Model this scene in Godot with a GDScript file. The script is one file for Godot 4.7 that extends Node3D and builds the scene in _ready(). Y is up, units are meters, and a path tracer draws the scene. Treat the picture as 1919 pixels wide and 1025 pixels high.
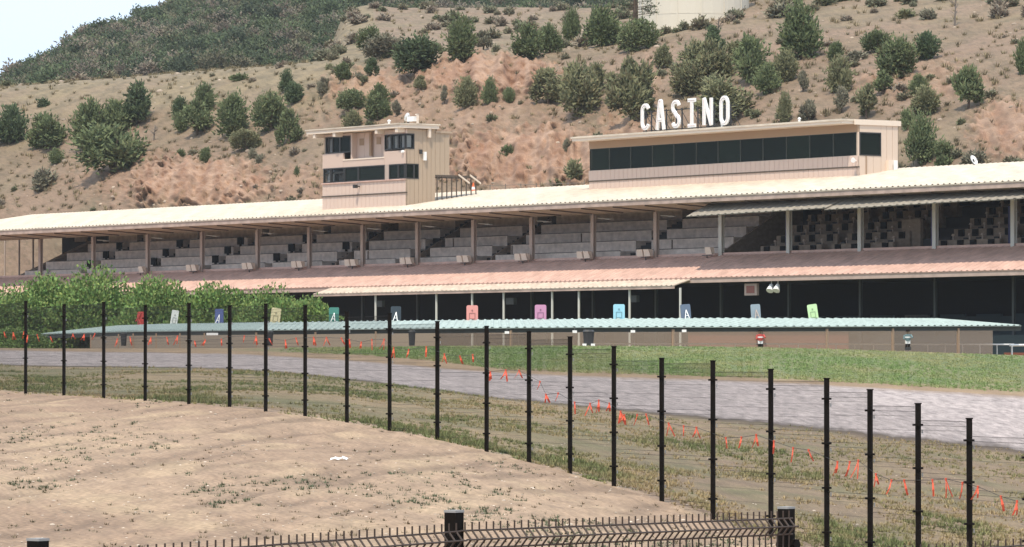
extends Node3D
# Lens constants of the photograph (focal length and level line in its pixels); used to turn measured bearings into metres.
const F := 8646.0
const CX := 959.5
const HY := 685.0
const CAMY := 3.0
var rng := RandomNumberGenerator.new()
var noise := FastNoiseLite.new()
var noise2 := FastNoiseLite.new()
var ridged := FastNoiseLite.new()
var M := {}
var org := Vector3.ZERO
var FR := Transform3D.IDENTITY
var X0 := 0.0
var D0 := 0.0
var UX := 0.0
var UZ := 0.0
var used := {}

# ------------------------------------------------------------------ helpers
func lin(r: float, g: float, b: float) -> Color: return Color(r, g, b)
func mat(r: float, g: float, b: float, rough := 0.85, metal := 0.0) -> StandardMaterial3D:
	var m := StandardMaterial3D.new()
	m.albedo_color = Color(r, g, b).linear_to_srgb()
	m.roughness = rough; m.metallic = metal
	return m
func vmat(rough := 0.95) -> StandardMaterial3D:
	var m := StandardMaterial3D.new()
	m.vertex_color_use_as_albedo = true
	m.roughness = rough
	return m
func noise_tex(freq: float, lo: float, hi: float, seed_: int, oct := 5, size := 512) -> NoiseTexture2D:
	var n := FastNoiseLite.new(); n.seed = seed_; n.frequency = freq; n.fractal_octaves = oct
	n.noise_type = FastNoiseLite.TYPE_SIMPLEX_SMOOTH
	var t := NoiseTexture2D.new(); t.width = size; t.height = size; t.seamless = true; t.noise = n
	var g := Gradient.new(); g.set_color(0, Color(lo, lo, lo)); g.set_color(1, Color(hi, hi, hi)); t.color_ramp = g
	return t
func weather(m: StandardMaterial3D, tex: Texture2D, metres: float) -> StandardMaterial3D:
	m.albedo_texture = tex; m.uv1_triplanar = true; m.uv1_world_triplanar = true
	m.uv1_scale = Vector3.ONE / metres
	return m
func begin() -> SurfaceTool:
	var s := SurfaceTool.new(); s.begin(Mesh.PRIMITIVE_TRIANGLES); s.set_smooth_group(-1)
	return s
func V(s: SurfaceTool, p: Vector3): s.add_vertex(p - org)
func tri(s: SurfaceTool, a: Vector3, b: Vector3, c: Vector3):
	V(s, a); V(s, b); V(s, c)
func quad(s: SurfaceTool, a: Vector3, b: Vector3, c: Vector3, d: Vector3):
	tri(s, a, b, c); tri(s, a, c, d)
# box given by its limits (axis aligned in the frame in use)
func bx(s: SurfaceTool, x0: float, x1: float, y0: float, y1: float, z0: float, z1: float):
	hexa(s, Vector3(x0, y0, z1), Vector3(x1, y0, z1), Vector3(x1, y1, z1), Vector3(x0, y1, z1), Vector3(x0, y0, z0), Vector3(x1, y0, z0), Vector3(x1, y1, z0), Vector3(x0, y1, z0))
# six-sided solid: front a b c d (counter-clockwise seen from outside), back e f g h
func hexa(s: SurfaceTool, a: Vector3, b: Vector3, c: Vector3, d: Vector3, e: Vector3, f: Vector3, g: Vector3, h: Vector3):
	quad(s, d, c, b, a); quad(s, g, h, e, f); quad(s, h, d, a, e); quad(s, c, g, f, b); quad(s, h, g, c, d); quad(s, a, b, f, e)
func tube(s: SurfaceTool, p: Vector3, q: Vector3, r0: float, r1: float, n := 6, caps := true):
	var ax := (q - p).normalized()
	var u := ax.cross(Vector3.UP if absf(ax.y) < 0.9 else Vector3.RIGHT).normalized()
	var v := ax.cross(u)
	for i in n:
		var a0 := TAU * i / n; var a1 := TAU * (i + 1) / n
		var d0 := u * cos(a0) + v * sin(a0); var d1 := u * cos(a1) + v * sin(a1)
		quad(s, p + d0 * r0, q + d0 * r1, q + d1 * r1, p + d1 * r0)
		if caps:
			tri(s, q, q + d1 * r1, q + d0 * r1); tri(s, p, p + d0 * r0, p + d1 * r0)
# ribbed metal sheet between four corners, ribs running from the a-b edge to the d-c edge
func ribbed(s: SurfaceTool, a: Vector3, b: Vector3, c: Vector3, d: Vector3, ribs: int, amp: float, thick := 0.03):
	var nrm := (b - a).cross(d - a).normalized()
	if nrm.y < 0: nrm = -nrm
	var prev0 := a; var prev1 := d
	for i in ribs:
		for k in [[0.55, 0.0], [0.68, 1.0], [0.87, 1.0], [1.0, 0.0]]:
			var t: float = (i + k[0]) / ribs
			var up: Vector3 = nrm * amp * k[1]; var p := a.lerp(b, t) + up; var q := d.lerp(c, t) + up
			quad(s, prev1, q, p, prev0)
			prev0 = p; prev1 = q
	var dn := -nrm * thick
	quad(s, a + dn, b + dn, c + dn, d + dn)
	quad(s, a, b, b + dn, a + dn); quad(s, c, d, d + dn, c + dn); quad(s, d, a, a + dn, d + dn); quad(s, b, c, c + dn, b + dn)
func extrude(s: SurfaceTool, poly: PackedVector2Array, z0: float, z1: float):
	var idx := Geometry2D.triangulate_polygon(poly)
	for i in range(0, idx.size(), 3):
		var a := poly[idx[i]]; var b := poly[idx[i + 1]]; var c := poly[idx[i + 2]]
		tri(s, Vector3(a.x, a.y, z1), Vector3(c.x, c.y, z1), Vector3(b.x, b.y, z1))
		tri(s, Vector3(a.x, a.y, z0), Vector3(b.x, b.y, z0), Vector3(c.x, c.y, z0))
	for i in poly.size():
		var a := poly[i]; var b := poly[(i + 1) % poly.size()]
		quad(s, Vector3(a.x, a.y, z0), Vector3(b.x, b.y, z0), Vector3(b.x, b.y, z1), Vector3(a.x, a.y, z1))
func numbered(called: String) -> String:
	var n: int = used.get(called, 0); used[called] = n + 1
	return called if n == 0 else "%s_%03d" % [called, n]
func obj(called: String, s: SurfaceTool, m: Material, parent: Node = self) -> MeshInstance3D:
	s.generate_normals()
	var o := MeshInstance3D.new(); o.mesh = s.commit(); o.material_override = m
	o.name = numbered(called) if parent == self else called
	parent.add_child(o, true)
	return o
func meshobj(called: String, mesh: Mesh, m: Material, parent: Node) -> MeshInstance3D:
	var o := MeshInstance3D.new(); o.mesh = mesh; o.material_override = m
	o.name = numbered(called) if parent == self else called
	parent.add_child(o, true)
	return o
func tag(o: Node, label: String, category: String, group := ""):
	o.set_meta("label", label); o.set_meta("category", category)
	if group: o.set_meta("group", group)
func kind(o: Node, k: String): o.set_meta("kind", k)
# a thing: its node stands at o (in frame tf) and org is set so that shapes may be given in that frame
func thing(called: String, label: String, category: String, o: Vector3, tf := Transform3D.IDENTITY, group := "") -> Node3D:
	var n := Node3D.new(); n.name = numbered(called); add_child(n)
	n.transform = Transform3D(tf.basis, tf * o)
	tag(n, label, category, group)
	org = o
	return n
func at(px: float, y: float, d: float) -> Vector3: return Vector3((px - CX) / F * d, CAMY + (HY - y) / F * d, -d)
# facade frame: x along the grandstand, y up from camera height, z out to the track
func bt(px: float, w: float) -> float:
	var q := (px - CX) / F
	return (q * (D0 - FR.basis.z.z * w) - X0 - FR.basis.z.x * w) / (UX + q * UZ)
func bd(px: float, w: float) -> float: return D0 - UZ * bt(px, w) - FR.basis.z.z * w
func bh(px: float, y: float, w: float) -> float: return (HY - y) / F * bd(px, w)
func fb(px: float, y: float, w: float) -> Vector3: return Vector3(bt(px, w), bh(px, y, w), w)

# ------------------------------------------------------------------ terrain
var GC := [-600.0, 0.0, 480.0, 960.0, 1440.0, 1919.0, 2500.0]
var GD := [
	[3.0, 3.0, 3.0, 3.0, 3.0, 3.0, 3.0], [20.0, 20.0, 20.0, 20.0, 20.0, 20.0, 20.0], [34.0, 34.0, 34.0, 34.0, 34.0, 33.0, 30.0],
	[139.0, 94.0, 74.6, 61.9, 52.9, 46.2, 40.0], [161.0, 142.7, 130.5, 120.0, 111.5, 104.0, 96.0], [219.0, 193.7, 177.0, 163.4, 151.5, 141.4, 131.0],
	[250.0, 225.0, 193.0, 185.0, 184.0, 186.0, 184.0], [254.0, 229.0, 196.0, 187.5, 186.5, 188.5, 187.0], [420.0, 380.0, 340.0, 320.0, 300.0, 280.0, 260.0]]
var GH := [
	[-2.9, -2.9, -2.9, -2.9, -2.9, -2.9, -2.9], [-2.0, -2.0, -2.1, -2.15, -2.4, -2.6, -2.8], [-1.2, -1.47, -1.5, -1.62, -2.1, -2.5, -2.9],
	[0.1, -0.52, -0.716, -1.24, -1.96, -2.43, -3.0], [0.6, 0.03, -0.136, -0.874, -1.39, -1.92, -2.6], [1.2, 0.66, 0.41, -0.245, -0.543, -0.93, -1.3],
	[1.3, 0.86, 0.737, 0.79, 0.72, 0.41, 0.1], [0.2, -0.3, -0.35, -0.35, -0.35, -0.35, -0.4], [-0.4, -0.4, -0.4, -0.4, -0.4, -0.4, -0.4]]
func crom(a: Array, px: float, cols: Array) -> float:
	if px <= cols[0]: return a[0]
	if px >= cols[-1]: return a[-1]
	var i := 0
	while px > cols[i + 1]: i += 1
	var t: float = (px - cols[i]) / (cols[i + 1] - cols[i])
	var h: float = cols[i + 1] - cols[i]
	var m0: float = (a[i + 1] - a[i]) / h if i == 0 else (a[i + 1] - a[i - 1]) / (cols[i + 1] - cols[i - 1])
	var m1: float = (a[i + 1] - a[i]) / h if i + 2 >= a.size() else (a[i + 2] - a[i]) / (cols[i + 2] - cols[i])
	var t2 := t * t; var t3 := t2 * t
	return (2 * t3 - 3 * t2 + 1) * a[i] + (t3 - 2 * t2 + t) * h * m0 + (-2 * t3 + 3 * t2) * a[i + 1] + (t3 - t2) * h * m1
func edge_wobble(px: float, k: int) -> float:
	if k == 4 or k == 5: return noise.get_noise_2d(px * 0.9 + k * 777.0, 50.0) * 3.0 + noise.get_noise_2d(px * 5.0 + k * 313.0, 9.0) * 1.5
	return 0.0
func gd(px: float, k: int) -> float: return crom(GD[k], px, GC) + edge_wobble(px, k)
func bump(x: float, z: float, amp: float) -> float:
	return (noise.get_noise_2d(x * 9.0, z * 3.0) * 1.0 + noise.get_noise_2d(x * 42.0, z * 15.0) * 0.45) * amp
# ruts and drag marks in the bare soil
func rut(x: float, z: float) -> float:
	var a := x * 0.985 + z * 0.17; var b := -x * 0.17 + z * 0.985
	return clampf(noise2.get_noise_2d(a * 60.0, b * 4.2) * 1.8, -1, 1)
func zone_amp(k: int) -> float: return [0.05, 0.05, 0.05, 0.05, 0.012, 0.03, 0.0, 0.0, 0.0][k]
func ground(px: float, d: float) -> float:
	var k := 0
	while k < 7 and d > gd(px, k + 1): k += 1
	var a := gd(px, k); var b := gd(px, k + 1)
	var t := clampf((d - a) / (b - a), 0, 1)
	var x := (px - CX) / F * d
	var amp := lerpf(zone_amp(k), zone_amp(k + 1), t)
	return CAMY + lerpf(crom(GH[k], px, GC), crom(GH[k + 1], px, GC), t) + bump(x, -d, amp)
func soil_color(px: float, d: float, x: float, z: float, k: int, t: float) -> Color:
	var n1 := noise.get_noise_2d(x * 6.0, z * 2.0); var n2 := noise.get_noise_2d(x * 30.0 + 200, z * 10.0); var n3 := noise2.get_noise_2d(x * 90.0, z * 30.0)
	var sand := Color(0.53, 0.37, 0.25).lerp(Color(0.43, 0.29, 0.195), clampf(0.5 + n1 * 1.6, 0, 1))
	sand = sand.lerp(Color(0.60, 0.435, 0.28), clampf(n2 * 1.5, 0, 0.8))
	sand = sand * (1.0 + n3 * 0.26 + noise2.get_noise_2d(x * 260.0, z * 60.0) * 0.22)
	if k <= 2:
		var r := rut(x, z)
		if r < -0.25: sand = sand.lerp(Color(0.2, 0.13, 0.085), clampf((-r - 0.25) * 0.9, 0, 0.5))
		return sand
	if k == 3:
		var weed := Color(0.46, 0.34, 0.2).lerp(Color(0.27, 0.245, 0.125), clampf(0.42 + n1 * 1.5 + n2 * 0.7, 0, 1))
		weed = weed.lerp(Color(0.37, 0.26, 0.175), smoothstep(950.0, 1350.0, px) * clampf(.55 - n2 * .8, 0, 1))
		weed = weed * (1.0 + n3 * 0.35)
		var c := sand.lerp(weed, smoothstep(0.0, 0.12 + n1 * 0.1, t))
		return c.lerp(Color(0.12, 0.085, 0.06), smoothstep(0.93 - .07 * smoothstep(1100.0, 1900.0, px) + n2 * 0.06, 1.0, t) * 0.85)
	if k == 4:
		var trk := Color(0.56, 0.48, 0.465).lerp(Color(0.47, 0.40, 0.39), clampf(0.5 + n1 * 0.6 + n2 * .6, 0, 1))
		trk = trk * (1.0 + n3 * 0.4 + noise2.get_noise_2d(x * 260.0, z * 90.0) * 0.5) * (0.92 + 0.16 * smoothstep(900.0, 1900.0, px))
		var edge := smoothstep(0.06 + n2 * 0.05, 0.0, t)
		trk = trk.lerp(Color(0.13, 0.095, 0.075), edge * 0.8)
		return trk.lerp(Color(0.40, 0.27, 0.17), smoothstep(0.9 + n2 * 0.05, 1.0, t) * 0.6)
	var g := Color(0.19, 0.245, 0.1).lerp(Color(0.32, 0.295, 0.15), clampf(0.35 + n1 * 1.3 + n2 * 0.9, 0, 1))
	g = g * (1.0 + n3 * 0.3)
	var bare := Color(0.42, 0.29, 0.175) * (1.0 + n2 * 0.3)
	var lo := 0.1 + 0.35 * smoothstep(1000.0, 650.0, px)
	var mixv := smoothstep(lo - 0.06, lo + 0.12, t + n2 * 0.1)
	if px < 620: mixv *= smoothstep(330, 620, px + n1 * 120)
	return bare.lerp(g, mixv)
func px_columns(lo: float, hi: float, step: float) -> Array:
	var a := [-3500.0, -2400.0, -1600.0, -1100.0, -800.0, -600.0]
	var p := lo
	while p <= hi: a.append(p); p += step
	a.append_array([2500.0, 2900.0, 3400.0, 4200.0, 5200.0])
	return a
func ground_mesh(k0: int, k1: int, subs: Array, m: Material, called: String):
	org = Vector3.ZERO
	var cols := px_columns(-360, 2280, 8.0)
	var s := SurfaceTool.new(); s.begin(Mesh.PRIMITIVE_TRIANGLES)
	var rows := 0
	for k in range(k0, k1):
		var n: int = subs[k]
		for i in (n + 1 if k == k1 - 1 else n):
			rows += 1
			var t := float(i) / n
			for px in cols:
				var a := gd(px, k); var b := gd(px, k + 1)
				var d: float = lerpf(a, b, t)
				var x: float = (px - CX) / F * d
				var amp := lerpf(zone_amp(k), zone_amp(k + 1), t)
				var h := CAMY + lerpf(crom(GH[k], px, GC), crom(GH[k + 1], px, GC), t) + bump(x, -d, amp)
				if k <= 2: h += rut(x, -d) * 0.014 + noise2.get_noise_2d(x * 130.0, d * 40.0) * .014
				var sc := soil_color(px, d, x, -d, k, t)
				s.set_color(sc); s.add_vertex(Vector3(x, h, -d))
	var w := cols.size()
	for r in rows - 1:
		for c in w - 1:
			var i := r * w + c
			for j in [i, i + w, i + 1, i + 1, i + w, i + w + 1]: s.add_index(j)
	var o := obj(called, s, m); kind(o, "structure")

var HC := [-900.0, 0.0, 200.0, 430.0, 600.0, 650.0, 760.0, 900.0, 1080.0, 1200.0, 1300.0, 1420.0, 1600.0, 1800.0, 1919.0, 2500.0]
var HL := [
	[[620, 345], [425, 350], [310, 364], [195, 390], [190, 450]], [[610, 322], [404, 328], [300, 340], [168, 362], [170, 430]], [[600, 312], [395, 318], [285, 331], [152, 354], [155, 430]],
	[[590, 303], [385, 308], [270, 320], [134, 344], [138, 420]], [[580, 295], [378, 300], [245, 313], [118, 335], [122, 410]], [[575, 293], [374, 298], [235, 310], [113, 331], [22, 408]],
	[[565, 288], [368, 294], [215, 308], [106, 326], [15, 408]], [[560, 282], [360, 288], [210, 301], [103, 318], [14, 403]], [[552, 274], [352, 280], [200, 294], [96, 312], [14, 393]],
	[[546, 269], [345, 275], [195, 289], [80, 308], [12, 378]], [[540, 265], [340, 271], [190, 285], [60, 306], [8, 348]], [[534, 259], [335, 265], [180, 280], [55, 301], [-60, 348]],
	[[524, 252], [325, 258], [175, 274], [50, 296], [-90, 343]], [[512, 244], [312, 251], [165, 268], [45, 290], [-100, 333]], [[505, 239], [305, 246], [160, 264], [40, 285], [-110, 328]], [[490, 220], [290, 228], [150, 248], [30, 270], [-120, 308]]]
func hill_levels(px: float) -> Array:
	var out := []
	for k in 5:
		var ys := []; var ds := []
		for c in HL: ys.append(float(c[k][0])); ds.append(float(c[k][1]))
		out.append([crom(ys, px, HC), crom(ds, px, HC)])
	return out
func hill_yd(lv: Array, v: float) -> Vector2:
	var idx := [0.0, 1.0, 2.0, 3.0, 4.0]
	var ys := []; var ds := []
	for l in lv: ys.append(l[0]); ds.append(l[1])
	var i := mini(int(v), 3); var t := v - i
	return Vector2(lerpf(crom(ys, v, idx), lerpf(ys[i], ys[i + 1], t), 0.4), lerpf(crom(ds, v, idx), lerpf(ds[i], ds[i + 1], t), 0.4))
func blob(px: float, y: float, cx: float, cy: float, rx: float, ry: float) -> float:
	var q := Vector2((px - cx) / rx, (y - cy) / ry).length()
	return smoothstep(1.15, 0.6, q + noise.get_noise_2d(px * 3.1, y * 3.1) * 0.55)
func cutmask(px: float, y: float) -> float:
	var c := blob(px, y, 370, 345, 150, 52)
	c = maxf(c, blob(px, y, 560, 350, 70, 40) * 0.5)
	c = maxf(c, blob(px, y, 900, 140, 170, 45)); c = maxf(c, blob(px, y, 690, 165, 95, 38) * 0.8)
	c = maxf(c, blob(px, y, 1010, 295, 215, 62)); c = maxf(c, blob(px, y, 830, 200, 260, 60) * 0.45); c = maxf(c, blob(px, y, 250, 330, 120, 60) * 0.4); c = maxf(c, blob(px, y, 1170, 260, 60, 60) * 0.7)
	c = maxf(c, blob(px, y, 1880, 240, 70, 60) * 0.75); c = maxf(c, blob(px, y, 1720, 150, 130, 36) * 0.5); c = maxf(c, blob(px, y, 1220, 160, 16, 75) * 0.5)
	return c
func hill_point(px: float, v: float, lv: Array) -> Array:
	var yd := hill_yd(lv, v)
	var p := at(px, yd.x, yd.y)
	var cm := cutmask(px, yd.x)
	var n := noise.get_noise_3d(p.x * 4.0, p.y * 4.0, p.z * 4.0) * 0.55 + noise.get_noise_3d(p.x * 19.0, p.y * 19.0, p.z * 12.0) * 0.2
	var g := ridged.get_noise_2d(p.x * 11.0 + 40, p.y * 1.3) * 0.6 + ridged.get_noise_2d(p.x * 34.0, p.y * 3.0) * 0.3 + noise.get_noise_3d(p.x * 60.0, p.y * 45.0, p.z * 20.0) * 0.4
	n += noise2.get_noise_3d(p.x * 60.0, p.y * 60.0, p.z * 40.0) * 0.16
	var dz := n * (0.6 + 0.3 * cm) + g * cm * 2.2
	p += Vector3(0, dz * 0.25, dz * 0.95)
	return [p, yd.x, cm]
func hill_at(px: float, y: float) -> Vector3:
	var lv := hill_levels(px)
	var best := 1.0; var err := 1e9
	for i in 161:
		var v := 0.8 + 3.2 * i / 160.0
		var e := absf(hill_yd(lv, v).x - y)
		if e < err - 0.01: err = e; best = v
	return hill_point(px, best, lv)[0]
func hill_mesh():
	org = Vector3.ZERO
	var cols := px_columns(-220, 2140, 4.5)
	var s := SurfaceTool.new(); s.begin(Mesh.PRIMITIVE_TRIANGLES)
	var rows := 300
	var lvs := []
	for px in cols: lvs.append(hill_levels(px))
	for r in rows:
		var v := 4.0 * r / (rows - 1)
		for c in cols.size():
			var px: float = cols[c]
			var q := hill_point(px, v, lvs[c])
			var p: Vector3 = q[0]; var y: float = q[1]; var cm: float = q[2]
			var n1 := noise.get_noise_3d(p.x * 5.0, p.y * 5.0, p.z * 5.0); var n2 := noise.get_noise_3d(p.x * 28.0, p.y * 28.0, p.z * 20.0); var n3 := noise2.get_noise_3d(p.x * 80.0, p.y * 80.0, p.z * 60.0)
			var dirt := Color(0.37, 0.26, 0.185).lerp(Color(0.29, 0.205, 0.148), clampf(0.5 + n1 * 1.8 + n2, 0, 1))
			var straw := Color(0.385, 0.30, 0.185).lerp(Color(0.29, 0.23, 0.145), clampf(0.5 + n2 * 1.8, 0, 1))
			var up := 0.2 + n1 * 0.9
			if px < 700: up += smoothstep(260, 165, y) * 0.8
			if v > 3.0 and px > 600: up += 0.25
			var c0 := dirt.lerp(straw, clampf(up, 0, 1))
			var streak := noise2.get_noise_2d(p.x * 40.0, p.y * 9.0)
			var red := Color(0.42, 0.235, 0.155).lerp(Color(0.56, 0.365, 0.26), clampf(0.5 + streak * 1.4 + n2 * 0.8, 0, 1))
			var rill_shade := ridged.get_noise_2d(p.x * 46.0 + n2 * 3.0, p.y * 5.0)
			red = red.lerp(Color(0.24, 0.125, 0.08), smoothstep(0.15, 0.6, -rill_shade + n2 * 0.3) * 0.45)  # dark shade of the gully clefts painted into the cut-bank colour
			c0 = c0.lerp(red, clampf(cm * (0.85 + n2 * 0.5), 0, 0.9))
			c0 = c0 * (1.0 + n3 * 0.3 + n2 * 0.16)
			if n3 + n2 * 0.7 > 0.30 and cm < 0.4: c0 = c0.lerp(Color(0.14, 0.115, 0.07), 0.5)
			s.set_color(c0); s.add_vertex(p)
	var w := cols.size()
	for r in rows - 1:
		for c in w - 1:
			var i := r * w + c
			for j in [i, i + w, i + 1, i + 1, i + w, i + w + 1]: s.add_index(j)
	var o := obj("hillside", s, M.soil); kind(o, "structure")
var FC := [-900.0, -200.0, 0.0, 60.0, 130.0, 200.0, 320.0, 450.0, 700.0, 1000.0, 1300.0, 2200.0]
var FB := [[330, 570], [245, 520], [222, 505], [208, 500], [195, 500], [187, 495], [177, 490], [165, 485], [150, 480], [130, 470], [120, 470], [100, 460]]
var FT := [[320, 600], [235, 560], [192, 560], [163, 580], [128, 600], [91, 630], [46, 670], [-28, 730], [-150, 790], [-190, 800], [-210, 800], [-230, 800]]
func far_point(px: float, v: float) -> Vector3:
	var a := [[], [], [], []]
	for i in FC.size():
		a[0].append(float(FB[i][0])); a[1].append(float(FB[i][1])); a[2].append(float(FT[i][0])); a[3].append(float(FT[i][1]))
	var p := at(px, lerpf(crom(a[0], px, FC), crom(a[2], px, FC), v), lerpf(crom(a[1], px, FC), crom(a[3], px, FC), v))
	p.y += noise.get_noise_2d(p.x * 1.4, p.z * 1.4) * 2.2
	return p
func far_mesh():
	org = Vector3.ZERO
	var cols := px_columns(-560, 2280, 40.0)
	var s := SurfaceTool.new(); s.begin(Mesh.PRIMITIVE_TRIANGLES)
	for r in 46:
		for px in cols:
			var p := far_point(px, r / 40.0)
			if r > 40: p = far_point(px, 1.0) + Vector3(0, -(r - 40) * 4.0, -(r - 40) * 14.0)
			var n := noise.get_noise_3d(p.x * 3, p.y * 3, p.z * 3)
			s.set_color(Color(0.27, 0.205, 0.145).lerp(Color(0.2, 0.165, 0.1), clampf(0.5 + n * 2.0, 0, 1))); s.add_vertex(p)
	var w := cols.size()
	for r in 45:
		for c in w - 1:
			var i := r * w + c
			for j in [i, i + w, i + 1, i + 1, i + w, i + w + 1]: s.add_index(j)
	var o := obj("far_hill", s, M.soil); kind(o, "structure")

# ------------------------------------------------------------------ plants
# crown of pointed sprays in a unit box (width 1, height 1, base at 0); lobes are [x, y, z, rx, ry, rz]
func crown_mesh(seed_: int, lobes: Array, n: int, spray: float, tint: Color, vary: float, rise := .75) -> ArrayMesh:
	var r := RandomNumberGenerator.new(); r.seed = seed_
	var s := begin(); org = Vector3.ZERO
	if seed_ > 90:
		for l in lobes:
			for q in 3: l[q] += r.randf_range(-.07, .07)
			for q in [3, 4, 5]: l[q] *= r.randf_range(.72, 1.15)
	var tot := 0.0
	for l in lobes: tot += l[3] * l[4] + l[3] * l[5]
	for l in lobes:
		var cnt := int(n * (l[3] * l[4] + l[3] * l[5]) / tot)
		var c := Vector3(l[0], l[1], l[2])
		var shade := 1.0 + r.randf_range(-vary, vary) * 0.7
		for i in cnt:
			var dir := Vector3(r.randfn(), r.randfn(), r.randfn()).normalized()
			var rad := pow(r.randf(), 0.28)
			rad *= 0.86 + 0.38 * noise.get_noise_3d(dir.x * 130 + seed_ * 31, dir.y * 130, dir.z * 130) / 0.4
			var p := c + Vector3(dir.x * l[3], dir.y * l[4], dir.z * l[5]) * rad
			if p.y < 0.015: p.y = 0.015 + r.randf() * 0.04
			var out := (dir + Vector3(0, rise, 0) + Vector3(r.randfn(), r.randfn(), r.randfn()) * 0.45).normalized()
			var ln := spray * r.randf_range(0.6, 1.35)
			var sd := out.cross(Vector3(r.randfn(), r.randfn(), r.randfn())).normalized() * ln * 0.27
			var sd2 := out.cross(sd).normalized() * ln * 0.27
			var cc := tint * (shade + r.randf_range(-vary, vary))
			cc.r *= 1.0 + r.randf_range(-0.1, 0.22)
			s.set_color(cc)
			var tip := p + out * ln
			tri(s, p + sd, tip, p - sd * 0.6 + sd2); tri(s, p - sd * 0.6 + sd2, tip, p - sd * 0.6 - sd2); tri(s, p - sd * 0.6 - sd2, tip, p + sd)
	s.generate_normals()
	return s.commit()
func trunk_mesh(seed_: int, hgt: float) -> ArrayMesh:
	var r := RandomNumberGenerator.new(); r.seed = seed_
	var s := begin(); org = Vector3.ZERO
	var b := Vector3(0, -0.05, 0)
	var c := Vector3(r.randf_range(-0.04, 0.04), hgt * 0.35, 0)
	tube(s, b, c, 0.045, 0.034)
	for i in 4:
		var a := TAU * (i + r.randf() * 0.6) / 4
		var q := Vector3(cos(a) * 0.2, hgt * r.randf_range(0.65, 0.95), sin(a) * 0.2)
		tube(s, c, q, 0.026, 0.01, 5)
	s.generate_normals()
	return s.commit()
var crowns := {}
var trunks := []
var protos := {}
func make_crowns():
	for v in 3:
		var e := 0 if v == 0 else 90 * v; var sfx := str(v)
		crowns['round' + sfx] = crown_mesh(11 + e, [[0, .5, 0, .46, .46, .46], [-.2, .36, .1, .28, .3, .3], [.22, .4, -.1, .28, .32, .3], [.05, .78, 0, .22, .22, .22]], 2400, .085, Color(1, 1, 1), .3)
		crowns['tall' + sfx] = crown_mesh(12 + e, [[0, .42, 0, .42, .4, .42], [.03, .66, 0, .32, .34, .32], [-.2, .3, .1, .28, .28, .28], [.22, .34, 0, .24, .3, .26]], 2400, .08, Color(1, 1, 1), .3)
		crowns['broad' + sfx] = crown_mesh(13 + e, [[-.24, .45, 0, .26, .42, .3], [.2, .5, .05, .28, .46, .3], [0, .42, -.1, .3, .4, .3], [-.05, .66, .1, .24, .32, .24], [.34, .3, 0, .16, .28, .2], [-.38, .28, 0, .14, .26, .2]], 2600, .08, Color(1, 1, 1), .34)
		crowns['ragged' + sfx] = crown_mesh(14 + e, [[-.16, .5, 0, .24, .3, .26], [.18, .62, 0, .24, .3, .24], [.02, .3, .12, .3, .26, .26], [-.04, .84, 0, .14, .16, .14], [.3, .32, -.1, .18, .22, .2], [-.3, .3, .05, .17, .2, .2]], 1900, .09, Color(1, 1, 1), .4)
		crowns['sparse' + sfx] = crown_mesh(15 + e, [[-.2, .55, 0, .22, .26, .24], [.2, .6, .1, .2, .26, .22], [0, .8, 0, .22, .18, .22], [.05, .42, -.1, .3, .2, .26], [-.3, .32, 0, .14, .16, .16]], 1150, .1, Color(1, 1, 1), .45)
		crowns['shrub' + sfx] = crown_mesh(16 + e, [[0, .3, 0, .44, .5, .44], [-.25, .25, 0, .22, .4, .24], [.24, .25, .1, .24, .45, .24]], 520, .17, Color(1, 1, 1), .4)
	for i in 3: trunks.append(trunk_mesh(60 + i, 0.75))
	for k in [["dark", .11, .142, .062], ["green", .14, .175, .08], ["olive", .185, .19, .1], ["grey", .19, .182, .128], ["deep", .082, .118, .056]]:
		var m := vmat(.9); m.albedo_color = Color(k[1], k[2], k[3]).linear_to_srgb(); M["leaf_" + k[0]] = m
func tree(shape: String, tone: String, px: float, y: float, wpx: float, hpx: float, label: String, cat := "tree", called := "juniper_tree"):
	var p := hill_at(px, y)
	var sc := -p.z / F
	var key := shape + str(int(px * 7.0 + y * 3.0) % 3)
	var n: Node3D
	if not protos.has(key):
		n = Node3D.new()
		meshobj("crown", crowns[key], M["leaf_" + tone], n)
		if shape != "shrub": meshobj("trunk", trunks[protos.size() % 3], M.bark, n)
		protos[key] = n
	else:
		n = protos[key].duplicate()
	n.name = numbered(called); add_child(n)
	n.get_child(0).material_override = M["leaf_" + tone]
	n.position = p - Vector3(0, 0.12, 0)
	n.rotation.y = fposmod(px * 1.7 + y, TAU)
	var w := wpx * sc * 1.06; var h := hpx * sc * 1.04 + .12
	n.scale = Vector3(w, h, w)
	tag(n, label, cat, "junipers and shrubs on the hillside")
func bare_tree(px: float, y: float, hpx: float, label: String):
	var p := hill_at(px, y); var h := hpx * -p.z / F
	var n := thing("bare_tree", label, "tree", p, Transform3D.IDENTITY, "bare dead trees on the hillside")
	var r := RandomNumberGenerator.new(); r.seed = int(px)
	var s := begin()
	tube(s, p, p + Vector3(.1, h * .98, 0), .07, .02, 5)
	obj("trunk", s, M.bark_grey, n)
	s = begin()
	for i in 16:
		var b := p + Vector3(.1, h, 0) * r.randf_range(.25, .92)
		var a := r.randf() * TAU
		var q := b + Vector3(cos(a), r.randf_range(.4, 1.1), sin(a)) * h * r.randf_range(.12, .3)
		tube(s, b, q, .025, .008, 4)
		tube(s, b.lerp(q, .6), q + Vector3(sin(a), .6, cos(a)) * h * .1, .012, .005, 4)
	obj("branches", s, M.bark_grey, n)

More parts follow.
